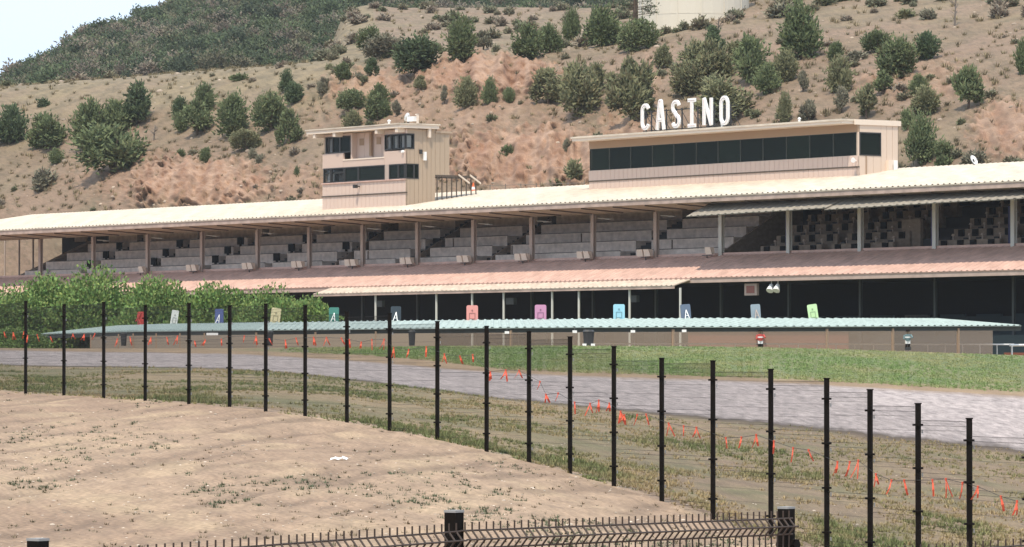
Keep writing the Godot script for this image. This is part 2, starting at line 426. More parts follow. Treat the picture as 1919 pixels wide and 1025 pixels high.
# scatter a mesh as ONE stuff object
func scatter(called: String, mesh: Mesh, m: Material, list: Array):
	var mm := MultiMesh.new(); mm.transform_format = MultiMesh.TRANSFORM_3D; mm.use_colors = true
	mm.mesh = mesh; mm.instance_count = list.size()
	for i in list.size():
		mm.set_instance_transform(i, list[i][0]); mm.set_instance_color(i, list[i][1])
	var o := MultiMeshInstance3D.new(); o.multimesh = mm; o.material_override = m; o.name = numbered(called); add_child(o)
	kind(o, "stuff")
	return o
func tuft_mesh(seed_: int, blades: int, spread: float) -> ArrayMesh:
	var r := RandomNumberGenerator.new(); r.seed = seed_
	var s := begin(); org = Vector3.ZERO
	for i in blades:
		var a := r.randf() * TAU
		var b := Vector3(cos(a), 0, sin(a)) * r.randf() * spread
		var tip := b + Vector3(cos(a) * r.randf_range(.1, .7), r.randf_range(.5, 1.0), sin(a) * r.randf_range(.1, .7))
		var sd := Vector3(-sin(a), 0, cos(a)) * .075
		s.set_color(Color(1, 1, 1) * r.randf_range(.75, 1.2))
		tri(s, b - sd, b + sd, tip)
		tri(s, b - sd, b + sd, b.lerp(tip, .5) + sd * 1.2 + Vector3(0, .1, 0))
	s.generate_normals()
	return s.commit()

# ------------------------------------------------------------------ building pieces
# wall of vertical boards in the facade frame, facing +w, or facing +t when end is true
func siding(s: SurfaceTool, a0: float, a1: float, h0: float, h1: float, c: float, pitch: float, thick := .12, end := false):
	var n := maxi(1, roundi((a1 - a0) / pitch))
	for i in n:
		var p := lerpf(a0, a1, float(i) / n); var q := lerpf(a0, a1, float(i + 1) / n)
		var g := 0.02
		if end:
			bx(s, c - thick, c, h0, h1, p + g * .5, q - g * .5)
		else:
			bx(s, p + g * .5, q - g * .5, h0, h1, c - thick, c)
	if end: bx(s, c - thick, c - .025, h0 + .01, h1 - .01, a0, a1)
	else: bx(s, a0, a1, h0 + .01, h1 - .01, c - thick, c - .025)
# framed pane in the facade plane (or in an end wall)
func window(parent: Node, a0: float, a1: float, h0: float, h1: float, c: float, glass: Material, end := false, b := .05, called := "window", flush := 0.03):
	var s := begin()
	if end:
		bx(s, c - .08, c + flush, h0, h1, a0, a0 + b); bx(s, c - .08, c + flush, h0, h1, a1 - b, a1)
		bx(s, c - .08, c + flush, h0, h0 + b, a0 + b, a1 - b); bx(s, c - .08, c + flush, h1 - b, h1, a0 + b, a1 - b)
	else:
		bx(s, a0, a0 + b, h0, h1, c - .08, c + flush); bx(s, a1 - b, a1, h0, h1, c - .08, c + flush)
		bx(s, a0 + b, a1 - b, h0, h0 + b, c - .08, c + flush); bx(s, a0 + b, a1 - b, h1 - b, h1, c - .08, c + flush)
	var f := obj(called, s, M.frame, parent)
	s = begin()
	if end: bx(s, c - .03, c - .015, h0 + b, h1 - b, a0 + b, a1 - b)
	else: bx(s, a0 + b, a1 - b, h0 + b, h1 - b, c - .03, c - .015)
	obj("pane", s, glass, f)
	return f

func materials():
	var soft := noise_tex(.014, .78, 1.0, 5); var grain := noise_tex(.03, .72, 1.0, 6); var fine := noise_tex(.06, .62, 1.0, 7)
	M.soil = vmat(.97); weather(M.soil, fine, 2.6)
	M.soil.normal_enabled = true
	var nt := NoiseTexture2D.new(); nt.width = 512; nt.height = 512; nt.seamless = true; nt.as_normal_map = true; nt.bump_strength = 5.0
	var nn := FastNoiseLite.new(); nn.seed = 9; nn.frequency = .05; nn.fractal_octaves = 4; nt.noise = nn
	M.soil.normal_texture = nt; M.soil.normal_scale = .3
	M.roof = weather(mat(.79, .69, .57, .6), soft, 7.0)
	M.fascia = weather(mat(.60, .45, .385, .7), soft, 5.0)
	M.soffit = weather(mat(.50, .40, .31, .8), soft, 4.0)
	M.seam = mat(.12, .09, .075, .8)
	M.pinkroof = weather(mat(.78, .52, .44, .6), soft, 6.0)
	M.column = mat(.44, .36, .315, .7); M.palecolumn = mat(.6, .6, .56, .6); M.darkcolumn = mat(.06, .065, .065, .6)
	M.riser = weather(mat(.86, .75, .68, .9), soft, 3.0); M.riserbrown = weather(mat(.38, .30, .24, .9), grain, 4.0)
	M.concrete = weather(mat(.2, .185, .175, .95), grain, 4.0)
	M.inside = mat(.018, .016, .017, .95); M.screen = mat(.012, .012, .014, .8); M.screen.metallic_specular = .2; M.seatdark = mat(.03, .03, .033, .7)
	M.blue = mat(.03, .035, .12, .6); M.bluegrey = mat(.04, .055, .063, .8)
	M.shade = weather(mat(.42, .38, .32, .75), grain, 5.0)
	M.creamawn = weather(mat(.78, .65, .54, .6), soft, 5.0)
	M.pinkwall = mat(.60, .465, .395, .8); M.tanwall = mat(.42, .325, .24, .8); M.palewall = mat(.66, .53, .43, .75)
	M.cream = mat(.76, .645, .54, .6); M.white = mat(.88, .88, .87, .5); M.frame = mat(.03, .03, .03, .45)
	M.glass = mat(.012, .018, .014, .05); M.glass.transparency = BaseMaterial3D.TRANSPARENCY_ALPHA; M.glass.albedo_color.a = .8; M.glass.metallic_specular = .16; M.glass_clear = M.glass.duplicate(); M.glass_clear.albedo_color.a = .15
	M.glass_b = M.glass.duplicate(); M.glass_b.albedo_color = Color(.14, .18, .15, .7); M.glass_b.roughness = .12; M.mullion = mat(.07, .078, .07, .6)
	M.curtain = mat(.55, .56, .55, .9)
	M.timber = mat(.36, .25, .17, .8); M.timberdark = mat(.09, .07, .055, .8)
	M.black = mat(.008, .006, .005, .7); M.wire = mat(.05, .032, .024, .6); M.mesh = mat(.012, .012, .012, .5)
	M.black.metallic_specular = .25
	M.flag = mat(.78, .12, .065, .75)
	M.teal = weather(mat(.46, .56, .53, .65), soft, 2.2); M.darkfascia = mat(.045, .05, .045, .8)
	M.screenpanel = mat(.40, .31, .24, .6); M.screenpanel.transparency = BaseMaterial3D.TRANSPARENCY_ALPHA; M.screenpanel.albedo_color.a = .36
	M.screensolid = mat(.36, .29, .22, .8); M.steel = mat(.5, .5, .5, .35, .6); M.cap = mat(.3, .3, .3, .5)
	M.brick = weather(mat(.34, .115, .075, .9), fine, .7)
	M.bark = mat(.12, .085, .06, .95); M.bark_grey = mat(.17, .145, .125, .95)
	M.tank = mat(.70, .65, .55, .6)
	M.rock = mat(.62, .56, .5, .9); M.orange = mat(.8, .16, .05, .6); M.red = mat(.55, .05, .05, .6)
	M.neon = mat(.80, .68, .68, .5)
	M.tuft = vmat(.95); M.leaf = vmat(.7)
	M.leaf.backlight_enabled = true; M.leaf.backlight = Color(.12, .16, .03)

func _ready():
	rng.seed = 20240611
	noise.seed = 3; noise.frequency = .02; noise.fractal_octaves = 4
	noise2.seed = 8; noise2.frequency = .02; noise2.fractal_octaves = 3
	ridged.seed = 4; ridged.frequency = .02; ridged.fractal_type = FastNoiseLite.FRACTAL_RIDGED; ridged.fractal_octaves = 3
	# ---------------- camera, sky, sun, exposure
	var cam := Camera3D.new(); cam.name = "camera"; add_child(cam)
	cam.position = Vector3(0, CAMY, 0)
	cam.rotation.x = atan((HY - 512.5) / F)
	cam.fov = rad_to_deg(2.0 * atan(512.5 / F)); cam.near = 1.0; cam.far = 4000.0; cam.current = true
	var env := Environment.new(); env.background_mode = Environment.BG_SKY; env.tonemap_mode = Environment.TONE_MAPPER_LINEAR
	env.tonemap_exposure = 1.09
	env.sdfgi_enabled = true; env.ssao_enabled = true; env.ssil_enabled = true
	var pm := ProceduralSkyMaterial.new()
	pm.sky_top_color = Color(.80, .87, .94); pm.sky_horizon_color = Color(.74, .83, .93); pm.sky_curve = .16
	pm.ground_bottom_color = Color(.35, .30, .25); pm.ground_horizon_color = Color(.72, .72, .70)
	pm.sun_angle_max = 12.0
	var img := Image.create(512, 256, false, Image.FORMAT_RGBA8)
	var cn := FastNoiseLite.new(); cn.seed = 21; cn.frequency = .9; cn.fractal_octaves = 5
	for y in 256:
		for x in 512:
			var el := PI * (.5 - (y + .5) / 256.0); var az := TAU * x / 512.0
			var v := cn.get_noise_3d(cos(az) * cos(el) * 1.5, sin(el) * 4.5, sin(az) * cos(el) * 1.5)
			img.set_pixel(x, y, Color(.55, .56, .57, clampf(.38 + v * 1.5, 0, 1) * (1.0 if el > 0 else 0.0)))
	pm.sky_cover = ImageTexture.create_from_image(img)
	var sky := Sky.new(); sky.sky_material = pm; env.sky = sky
	env.background_energy_multiplier = 1.2
	env.fog_enabled = true; env.fog_density = .0001; env.fog_light_color = Color(.78, .80, .83)
	var we := WorldEnvironment.new(); we.name = "world_environment"; we.environment = env; add_child(we)
	var sun := DirectionalLight3D.new(); sun.name = "sun"; add_child(sun)
	sun.light_energy = 1.15; sun.light_color = Color(1, .94, .85); sun.light_angular_distance = 1.0; sun.shadow_enabled = true
	var el := deg_to_rad(61.0)
	var to_sun := Vector3(-.30 * cos(el), sin(el), .954 * cos(el)).normalized()
	sun.transform = Transform3D.IDENTITY.looking_at(-to_sun, Vector3.UP)
	# ---------------- facade frame: from the bearing and apparent storey height at both ends of the building
	var dl := F / 29.24; var dr := F / 40.0
	var pl := Vector2((0 - CX) / F * dl, -dl); var pr := Vector2((1919 - CX) / F * dr, -dr)
	var u := (pr - pl).normalized()
	UX = u.x; UZ = u.y; X0 = pr.x; D0 = dr
	FR = Transform3D(Basis(Vector3(u.x, 0, u.y), Vector3.UP, Vector3(-u.y, 0, u.x)), Vector3(pr.x, CAMY, pr.y))
	materials()
	# ---------------- ground
	ground_mesh(0, 4, [4, 10, 150, 110], M.soil, "ground")
	ground_mesh(4, 5, [0, 0, 0, 0, 60], M.soil, "dirt_track")
	ground_mesh(5, 8, [0, 0, 0, 0, 0, 50, 4, 6], M.soil, "lawn_ground")
	hill_mesh()
	far_mesh()
	grandstand()
	tower()
	lounge()
	casino_sign()
	canopy()
	boards()
	far_fence()
	pennants()
	near_fence()
	tank()
	make_crowns()
	bushes()
	trees()
	stuff()
	small_things()

# ------------------------------------------------------------------ grandstand
const GB := -0.4
func grandstand():
	var g := thing("grandstand", "long two-storey racetrack grandstand with cream metal roof and open tiers", "grandstand", Vector3(bt(900, -5), GB, -5), FR)
	var tl := bt(-190, 0.0); var tr := bt(2150, 0.0); var len := tr - tl
	var s := begin()
	ribbed(s, Vector3(tl, 8.67, .05), Vector3(tr, 8.67, .05), Vector3(tr, 10.2, -10), Vector3(tl, 10.2, -10), int(len / .42), .045, .06)
	obj("roof", s, M.roof, g)
	s = begin(); bx(s, tl, tr, 8.37, 8.665, -.14, .0); obj("fascia", s, M.fascia, g)
	# rear slope of the roof and the rear wall
	s = begin(); ribbed(s, Vector3(tl, 10.2, -10.01), Vector3(tr, 10.2, -10.01), Vector3(tr, 9.7, -12.5), Vector3(tl, 9.7, -12.5), int(len / 1.2), .03, .05); obj("rear_roof", s, M.roof, g)
	# soffit panels, one per half bay, with dark rafters between
	var cols := [76, 175, 277, 379, 483, 580, 680, 783, 888, 997, 1112, 1230, 1352, 1479, 1613, 1753, 1900, 2060]
	var marks := [tl]
	for i in cols.size():
		var t := bt(cols[i], -3.0)
		if i > 0: marks.append((t + bt(cols[i - 1], -3.0)) * .5)
		marks.append(t)
	marks.append(tr)
	for i in marks.size() - 1:
		var a: float = marks[i] + .06; var b: float = marks[i + 1] - .06
		s = begin()
		hexa(s, Vector3(a, 8.36, -.15), Vector3(b, 8.36, -.15), Vector3(b, 8.40, -.15), Vector3(a, 8.40, -.15), Vector3(a, 8.2, -2.88), Vector3(b, 8.2, -2.88), Vector3(b, 8.25, -2.88), Vector3(a, 8.25, -2.88))
		obj("soffit_panel", s, M.soffit, g)
		if i > 0:
			s = begin(); var t: float = marks[i]
			hexa(s, Vector3(t - .055, 8.30, -.15), Vector3(t + .055, 8.30, -.15), Vector3(t + .055, 8.40, -.15), Vector3(t - .055, 8.40, -.15), Vector3(t - .055, 8.14, -2.88), Vector3(t + .055, 8.14, -2.88), Vector3(t + .055, 8.3, -2.88), Vector3(t - .055, 8.3, -2.88))
			obj("rafter", s, M.seam, g)
	s = begin(); bx(s, tl, tr, 8.17, 8.5, -3.14, -2.9); obj("header_beam", s, M.soffit, g)
	# columns of the upper deck, running down through the lower storey
	for i in cols.size():
		var t := bt(cols[i], -3.0)
		s = begin()
		bx(s, t - .13, t + .13, 5.6, 8.17, -3.1, -3.06); bx(s, t - .13, t + .13, 5.6, 8.17, -2.94, -2.9); bx(s, t - .02, t + .02, 5.6, 8.17, -3.06, -2.94)
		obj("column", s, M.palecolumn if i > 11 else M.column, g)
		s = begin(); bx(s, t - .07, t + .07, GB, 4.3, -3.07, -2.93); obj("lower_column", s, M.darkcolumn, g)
		if i > 0 and i < 13:   # small fan lamp arm beside the column head
			s = begin(); tube(s, Vector3(t + .13, 7.95, -3.2), Vector3(t + .75, 7.9, -3.5), .03, .03, 5); bx(s, t + .5, t + 1.0, 7.86, 7.9, -3.6, -3.4); obj("lamp_arm", s, M.palecolumn, g)
	# lower roof (pink), kerb at its head, fascia
	s = begin(); ribbed(s, Vector3(tl, 4.5, .05), Vector3(tr, 4.5, .05), Vector3(tr, 5.72, -2.95), Vector3(tl, 5.72, -2.95), int(len / .42), .03, .06); obj("lower_roof", s, M.pinkroof, g)
	s = begin(); bx(s, tl, tr, 5.55, 5.86, -3.18, -3.0); obj("roof_kerb", s, M.pinkroof, g)
	s = begin(); bx(s, tl, tr, 4.24, 4.495, -.12, 0); obj("lower_fascia", s, M.fascia, g)
	# decks
	s = begin(); bx(s, bt(30, -3.2), tr, 5.2, 5.5, -10.5, -3.2); obj("deck_slab", s, M.concrete, g)
	# tiers, split by stair aisles
	var aisles := [[150, 162], [262, 274], [382, 395], [496, 510], [603, 635], [740, 777], [893, 928], [1162, 1191]]
	for k in 5:
		var w0 := -3.62 - 1.05 * k; var top := 6.15 + .58 * k
		var a := bt(46, -3.6)
		if k > 0: a = bt(46, -3.6) + k * .9
		for i in aisles.size() + 1:
			var b := bt(aisles[i][0], -3.6) if i < aisles.size() else bt(1350, -3.6) - k * .25
			s = begin(); bx(s, a, b, 5.5, top, w0 - 1.05, w0); obj("tier", s, M.riser, g)
			if k < 4:   # bench back line and dark seat row
				s = begin(); bx(s, a + .1, b - .1, top, top + .04, w0 - .1, w0 + .015); obj("tier_nosing", s, M.concrete, g)
			if i < aisles.size():
				a = bt(aisles[i][1], -3.6)
				s = begin()
				for j in 3: bx(s, b, a, 5.5, top - .58 + (j + 1) * .16, w0 - 1.05, w0 - j * .34)
				obj("aisle_steps", s, M.seatdark, g)
				if a - b > 1.5:   # sloped stair wall in the wide aisles
					s = begin(); hexa(s, Vector3(a - .5, 5.5, w0 - .02), Vector3(a - .38, 5.5, w0 - .02), Vector3(a - .38, top - .1, w0 - .02), Vector3(a - .5, top - .1, w0 - .02), Vector3(a - .5, 5.5, w0 - 1.05), Vector3(a - .38, 5.5, w0 - 1.05), Vector3(a - .38, top + .48, w0 - 1.05), Vector3(a - .5, top + .48, w0 - 1.05)); obj("stair_wall", s, M.riserbrown, g)
	# end stair wall at the open left end, with rails
	var te := bt(46, -3.6)
	s = begin(); hexa(s, Vector3(te - .9, 5.5, -3.7), Vector3(te - .1, 5.5, -3.7), Vector3(te - .1, 5.9, -3.7), Vector3(te - .9, 5.9, -3.7), Vector3(te - .9, 5.5, -8.9), Vector3(te - .1, 5.5, -8.9), Vector3(te - .1, 8.2, -8.9), Vector3(te - .9, 8.2, -8.9)); obj("end_stair_wall", s, M.riserbrown, g)
	for px in [9, 36, 62]:
		s = begin(); var tt := bt(px, -9.0); tube(s, Vector3(tt, GB, -9.0), Vector3(tt, 9.9, -9.0), .07, .07, 6); obj("rear_post", s, M.column, g)
	# partition between the open seats and the dining terrace
	var tp := bt(1352, -3.6)
	s = begin(); hexa(s, Vector3(tp + .05, 5.5, -3.6), Vector3(tp + .2, 5.5, -3.6), Vector3(tp + .2, 5.95, -3.6), Vector3(tp + .05, 5.95, -3.6), Vector3(tp + .05, 5.5, -8.9), Vector3(tp + .2, 5.5, -8.9), Vector3(tp + .2, 9.0, -8.9), Vector3(tp + .05, 9.0, -8.9)); obj("partition_wall", s, M.riserbrown, g)
	var sect := [[1425, 1539], [1558, 1674], [1757, 1873], [1905, 2050]]
	for k in 5:
		var w0 := -3.62 - 1.05 * k; var top := 6.15 + .56 * k
		for q in sect:
			var a := bt(q[0], -3.6); var b := bt(q[1], -3.6)
			s = begin(); bx(s, a, b, 5.5, top, w0 - .14, w0); bx(s, a, b, 5.5, top - .36, w0 - 1.05, w0 - .14); obj("dining_tier", s, M.riserbrown, g)
			var n := 4
			for j in n:
				var t := lerpf(a, b, (j + .45 + .1 * sin(j * 2.3 + k)) / n)
				s = begin(); bx(s, t - .2, t + .2, top - .36, top - .02, w0 + .005, w0 + .09); obj("monitor", s, M.screen, g)
				if k < 4 or j % 2 == 0:
					s = begin(); tube(s, Vector3(t + .4, top - .1, w0 - .2), Vector3(t + .4, top + .2, w0 - .2), .035, .03, 6); tube(s, Vector3(t + .4, top + .2, w0 - .2), Vector3(t + .4, top + .3, w0 - .2), .1, .06, 6); obj("table_lamp", s, M.column, g)
				s = begin(); bx(s, t - .55, t - .25, top - .36, top + .12, w0 - .7, w0 - .62); bx(s, t - .55, t - .25, top - .1, top - .04, w0 - .62, w0 - .35); obj("chair", s, M.seatdark, g)
		for q in [[1539, 1558], [1674, 1757], [1873, 1905]]:
			s = begin(); bx(s, bt(q[0], -3.6), bt(q[1], -3.6), 5.5, top - .4, w0 - 1.05, w0 - .3); obj("terrace_steps", s, M.seatdark, g)
	for px in [1475, 1748, 1893]:
		s = begin(); var t := bt(px, -3.7); bx(s, t - .09, t + .09, 5.5, 7.7, -3.8, -3.66); obj("blue_post", s, M.blue, g)
	s = begin(); bx(s, bt(1690, -4.8), bt(1725, -4.8), 5.5, 7.3, -5.0, -4.8); obj("service_panel", s, M.riserbrown, g)
	# small dark screens and seats on the tiers
	for q in [[170, 1], [290, 1], [405, 1], [520, 1], [200, 2], [312, 2], [428, 2], [548, 2], [225, 3], [338, 3], [452, 3], [575, 3], [820, 2], [1000, 3], [700, 3], [650, 2]]:
		var w0: float = -3.62 - 1.05 * q[1]; var top: float = 6.15 + .58 * q[1]
		var t := bt(q[0], w0)
		s = begin(); bx(s, t - .3, t + .3, top - .42, top + .02, w0 + .01, w0 + .12); bx(s, t - .1, t + .1, top - .55, top - .42, w0 + .02, w0 + .08); obj("monitor", s, M.screen, g)
	for px in [690, 850, 960, 1090, 1260]:
		var k := 1 + int(px) % 3; var w0 := -3.62 - 1.05 * k
		s = begin(); var t := bt(px, w0); bx(s, t - .04, t + .04, 5.6 + .58 * k, 6.12 + .58 * k, w0 + .005, w0 + .03); obj("tier_joint", s, M.seam, g)
	# rear wall and inner ceiling of the upper deck
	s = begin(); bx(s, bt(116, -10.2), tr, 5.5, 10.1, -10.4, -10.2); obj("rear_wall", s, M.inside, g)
	for i in 22:
		var t := bt(140, -10.1) + i * 4.3
		s = begin(); bx(s, t, t + 1.6, 8.25, 8.9 + .2 * sin(i * 2.1), -10.19, -10.08); obj("wall_opening", s, M.bluegrey if i % 3 else M.riserbrown, g)
	# sun-shade sheets below the eave at the right-hand end
	var segs := [1288, 1415, 1547, 1685, 1830, 1985]
	for i in 5:
		var a0 := bt(segs[i], .25); var b0 := bt(segs[i + 1], .25)
		var dy := [7.66, 7.72, 7.70, 7.77, 7.80]
		s = begin()
		ribbed(s, Vector3(a0 - .1, dy[i], .25), Vector3(b0, dy[i] + .07, .25), Vector3(b0, 8.33, -1.2), Vector3(a0 - .1, 8.33, -1.2), 10, .03, .04)
		obj("shade_sheet", s, M.shade, g)
	# lower awning with its posts
	var a1 := bt(588, 1.1); var b1 := bt(1262, 1.1)
	s = begin(); ribbed(s, Vector3(a1, 4.1, 1.15), Vector3(b1, 4.1, 1.15), Vector3(b1, 4.43, .03), Vector3(a1, 4.43, .03), int((b1 - a1) / .42), .03, .05); obj("lower_awning", s, M.creamawn, g)
	s = begin(); bx(s, a1, b1, 3.94, 4.09, 1.02, 1.12); obj("awning_beam", s, M.fascia, g)
	for px in [704, 818, 885, 944, 1035, 1085, 1180, 1275]:
		var t := bt(px, .9); s = begin(); tube(s, Vector3(t, GB, .9), Vector3(t, 3.98, .9), .065, .065, 8); obj("awning_post", s, M.palecolumn, g)
	for px in [712, 958, 1188]:
		s = begin(); var t := bt(px, .4); bx(s, t - .35, t + .35, 3.3, 3.65, .3, .5); obj("hanging_speaker", s, M.darkcolumn, g)
	s = begin(); var ts := bt(1408, -.4); bx(s, ts - .5, ts + .5, 3.55, 4.15, -.5, -.35); obj("hanging_panel", s, M.fascia, g)
	s = begin(); bx(s, ts - .32, ts + .32, 3.66, 4.03, -.349, -.33); obj("hanging_panel_face", s, mat(.3, .12, .1), g)
	for px in [1446, 1458]:
		s = begin(); var t := bt(px, -.3); tube(s, Vector3(t, 4.05, -.3), Vector3(t + .1, 3.75, -.1), .1, .19, 10); tube(s, Vector3(t, 4.25, -.3), Vector3(t, 4.05, -.3), .03, .03, 5); obj("horn_speaker", s, M.white, g)
	# lower storey: floor, dark rear wall, counters, seats
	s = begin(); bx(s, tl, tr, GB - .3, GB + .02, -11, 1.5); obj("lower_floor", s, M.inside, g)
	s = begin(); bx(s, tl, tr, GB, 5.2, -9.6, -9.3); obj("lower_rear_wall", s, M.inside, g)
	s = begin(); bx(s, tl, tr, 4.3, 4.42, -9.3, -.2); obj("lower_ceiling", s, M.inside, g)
	for i in 30:
		var t := lerpf(bt(560, -8), tr, i / 30.0)
		s = begin(); bx(s, t, t + 1.9, 1.0 + .3 * sin(i * 1.7), 2.6, -9.29, -9.2); obj("lower_wall_panel", s, M.bluegrey if i % 4 else M.concrete, g)
		if i % 2 == 0:
			s = begin(); bx(s, t + .6, t + 2.6, GB, .75, -5.2, -4.4); bx(s, t + .6, t + 2.6, .75, 1.25, -5.2, -5.1); obj("bench", s, M.bluegrey, g)
	for k in 4:
		s = begin(); bx(s, bt(1560 - k * 10, -4.0) + k * 1.2, tr, GB, 1.1 + k * .45, -4.9 - k, -4.0 - k); obj("lower_tier", s, M.bluegrey, g)
	s = begin(); bx(s, bt(1370, -5), bt(1560, -5), GB, 1.9, -5.4, -5); obj("lower_counter", s, M.bluegrey, g)
	s = begin(); bx(s, bt(1640, -2), tr, GB, 1.45, -2.3, -2.0); obj("front_wall", s, M.bluegrey, g)
	# floodlights on the lower roof
	var fl := [[263, 511], [362, 511], [467, 508], [560, 505], [660, 500], [764, 497], [871, 492], [980, 489], [1097, 485], [1210, 481], [1325, 477]]
	var where := ["above the left bushes, behind the crown of leaves", "left of the fourth column from the left", "left of the fifth column from the left", "just left of the tower", "under the tower's front", "under the tower's right corner", "just right of the tower", "left of the middle column", "under the left end of the lounge", "below the first letter of the sign", "at the left end of the grey shade sheets"]
	for i in fl.size():
		var p := fb(fl[i][0], fl[i][1], -2.6)
		p.y = 5.58
		var n := thing("floodlight", "cream floodlights on the pink roof, " + where[i], "floodlight", p, FR, "floodlights along the pink lower roof")
		s = begin(); tube(s, p, p + Vector3(0, .16, 0), .03, .03, 5); bx(s, p.x - .4, p.x + .4, p.y + .14, p.y + .18, p.z - .03, p.z + .03); obj("bracket", s, M.frame, n)
		for q in ([-1, 1] if i > 0 and i < 10 else [1]):
			s = begin(); var c := p + Vector3(q * .29, .4, 0); var tl2: float = .12 * q
			hexa(s, c + Vector3(-.22 + tl2 * .3, -.2, .16), c + Vector3(.22 + tl2 * .3, -.2, .1), c + Vector3(.2, .17, .2), c + Vector3(-.2, .17, .24), c + Vector3(-.18, -.18, -.12), c + Vector3(.18, -.18, -.14), c + Vector3(.18, .16, -.1), c + Vector3(-.18, .16, -.1))
			obj("lamp_box", s, M.cream, n)

func tower():
	var w := -2.7
	var L := bt(604, w); var R := bt(760, w)
	var g := thing("judges_tower", "pink and tan boxy tower with two window bands rising through grandstand roof", "tower", Vector3((L + R) * .5, 8.9, w), FR)
	var wb := w - 2.05; var wc := wb - 1.0
	var hb := bh(604, 316, w); var hp0 := bh(604, 289, w); var ht := bh(760, 241, w)
	var wl0 := bh(604, 343.6, w); var wl1 := bh(604, 316, w)
	var pitch := .42
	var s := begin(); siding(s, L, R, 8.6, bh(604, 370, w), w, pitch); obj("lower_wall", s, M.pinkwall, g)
	s = begin(); bx(s, L - .03, R + .04, bh(604, 370, w), bh(604, 370, w) + .07, w - .1, w + .05); obj("trim_line", s, M.timberdark, g)
	s = begin(); siding(s, L, R, bh(604, 370, w) + .07, wl0, w, pitch); obj("middle_wall", s, M.pinkwall, g)
	s = begin(); bx(s, L, R + .03, wl0 - .06, wl0, w, w + .08); obj("sill", s, M.pinkroof, g)
	# front window band: panes between pale mullions
	var ed := [606.0, 620, 646, 672, 722, 729, 747, 759]
	for i in ed.size() - 1:
		if i == 4: continue
		window(g, bt(ed[i], w) + .02, bt(ed[i + 1], w) - .02, wl0, wl1, w, M.glass_clear if i < 2 else M.glass, false, .06)
		if i == 0:
			s = begin(); bx(s, bt(607, w), bt(619, w), wl0 + .1, wl1 - .1, w - .3, w - .25); obj("blind", s, M.curtain, g)
		if i == 1:
			s = begin(); bx(s, bt(622, w), bt(643, w), wl0 + .1, wl1 - .2, w - .5, w - .45); obj("inner_blind", s, M.concrete, g)
	s = begin(); bx(s, bt(722, w) - .02, bt(729, w) + .02, wl0, wl1, w - .1, w + .02); obj("mullion_panel", s, M.column, g)
	# parapet with notch
	var pt := bh(604, 289, w); var pn := bh(680, 298.7, w)
	s = begin(); siding(s, L, bt(643, w), wl1, pt, w, 3.0); obj("parapet_left", s, M.pinkwall, g).name = "parapet"
	s = begin(); siding(s, bt(643, w), bt(720, w), wl1, pn, w, 3.0); obj("parapet", s, M.pinkwall, g)
	s = begin(); bx(s, bt(643, w), bt(720, w), pn, pn + .08, w - .14, w + .03); obj("parapet_cap", s, M.cream, g)
	s = begin(); siding(s, bt(720, w), R, wl1, bh(760, 281, w), w, 3.0); obj("parapet", s, M.pinkwall, g)
	# upper storey: left window bay, recessed middle wall, right window bay
	var u0 := bh(609, 285, w); var u1 := bh(609, 257, w)
	window(g, bt(609, w), bt(622, w), pt + .01, u1, w - .05, M.glass_clear, false, .07)
	window(g, bt(622, w), bt(636, w), pt + .01, u1, w - .05, M.glass, false, .07)
	window(g, bt(636, w), bt(656, w), pt + .01, u1, w - .05, M.glass, false, .07)
	s = begin(); bx(s, bt(611, w), bt(619, w), pt + .1, u1 - .1, w - .35, w - .3); obj("blind", s, M.curtain, g)
	s = begin(); bx(s, bt(656, w), bt(656, w) + .12, pn, ht, w - .4, w - .04); obj("bay_cheek", s, M.pinkwall, g)
	s = begin(); siding(s, bt(656, w), bt(721, w), pn - .6, ht, w - .4, .8); obj("recessed_wall", s, M.pinkwall, g)
	var v0 := bh(740, 280, w); var v1 := bh(740, 251, w)
	s = begin(); bx(s, bt(719, w), bt(721, w), pn, ht, w - .4, w); obj("bay_cheek", s, M.pinkwall, g)
	var vd := [721.0, 733, 746.5, 759.5]
	for i in 3:
		window(g, bt(vd[i], w), bt(vd[i + 1], w), v0, v1, w, M.glass_clear, false, .06)
		s = begin(); bx(s, bt(vd[i] + 1.5, w), bt(vd[i + 1] - 1.5, w), v0 + .1, v1 - .1, w - .22, w - .18); obj("curtain", s, M.curtain, g)
	s = begin(); bx(s, bt(721, w), R, v1, ht, w - .12, w - .001); obj("bay_head", s, M.pinkwall, g)
	s = begin(); bx(s, L, bt(656, w), u1, ht, w - .17, w - .051); obj("bay_head", s, M.pinkwall, g)
	for px in [668.0, 701.0]:
		s = begin(); var t := bt(px, w - .5); bx(s, t - .08, t + .08, pn + .2, ht, w - .35, w - .2); obj("post", s, M.timber, g)
	for px in [678.0, 710.0]:
		var t := bt(px, w - .4); s = begin(); bx(s, t - .22, t + .22, bh(680, 271, w), bh(680, 258, w), w - .399, w - .37); obj("vent_panel", s, M.timber, g)
	# side wall (tan), corner windows
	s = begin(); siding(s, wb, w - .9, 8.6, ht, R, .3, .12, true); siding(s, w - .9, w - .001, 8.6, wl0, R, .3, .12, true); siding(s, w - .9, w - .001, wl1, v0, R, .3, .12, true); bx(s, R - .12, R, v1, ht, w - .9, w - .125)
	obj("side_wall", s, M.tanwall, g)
	window(g, w - .58, w - .0, wl0, wl1, R - .01, M.glass, true, .06)
	window(g, w - .9, w - .58, wl0, wl1, R - .01, M.glass, true, .05)
	window(g, w - .6, w - .0, v0, v1, R - .01, M.glass_clear, true, .06)
	s = begin(); bx(s, R - .12, R, v0, v1, w - .9, w - .6); obj("side_pier", s, M.tanwall, g)
	s = begin(); bx(s, R - .2, R - .16, v0 + .1, v1 - .1, w - .5, w - .1); obj("curtain", s, M.curtain, g)
	s = begin(); bx(s, L, L + .12, 8.6, ht, wb, w - .13); obj("far_side_wall", s, M.tanwall, g)
	s = begin(); bx(s, L, R - .13, 8.6, ht, wb - .0, wb + .12); obj("rear_wall", s, M.inside, g)
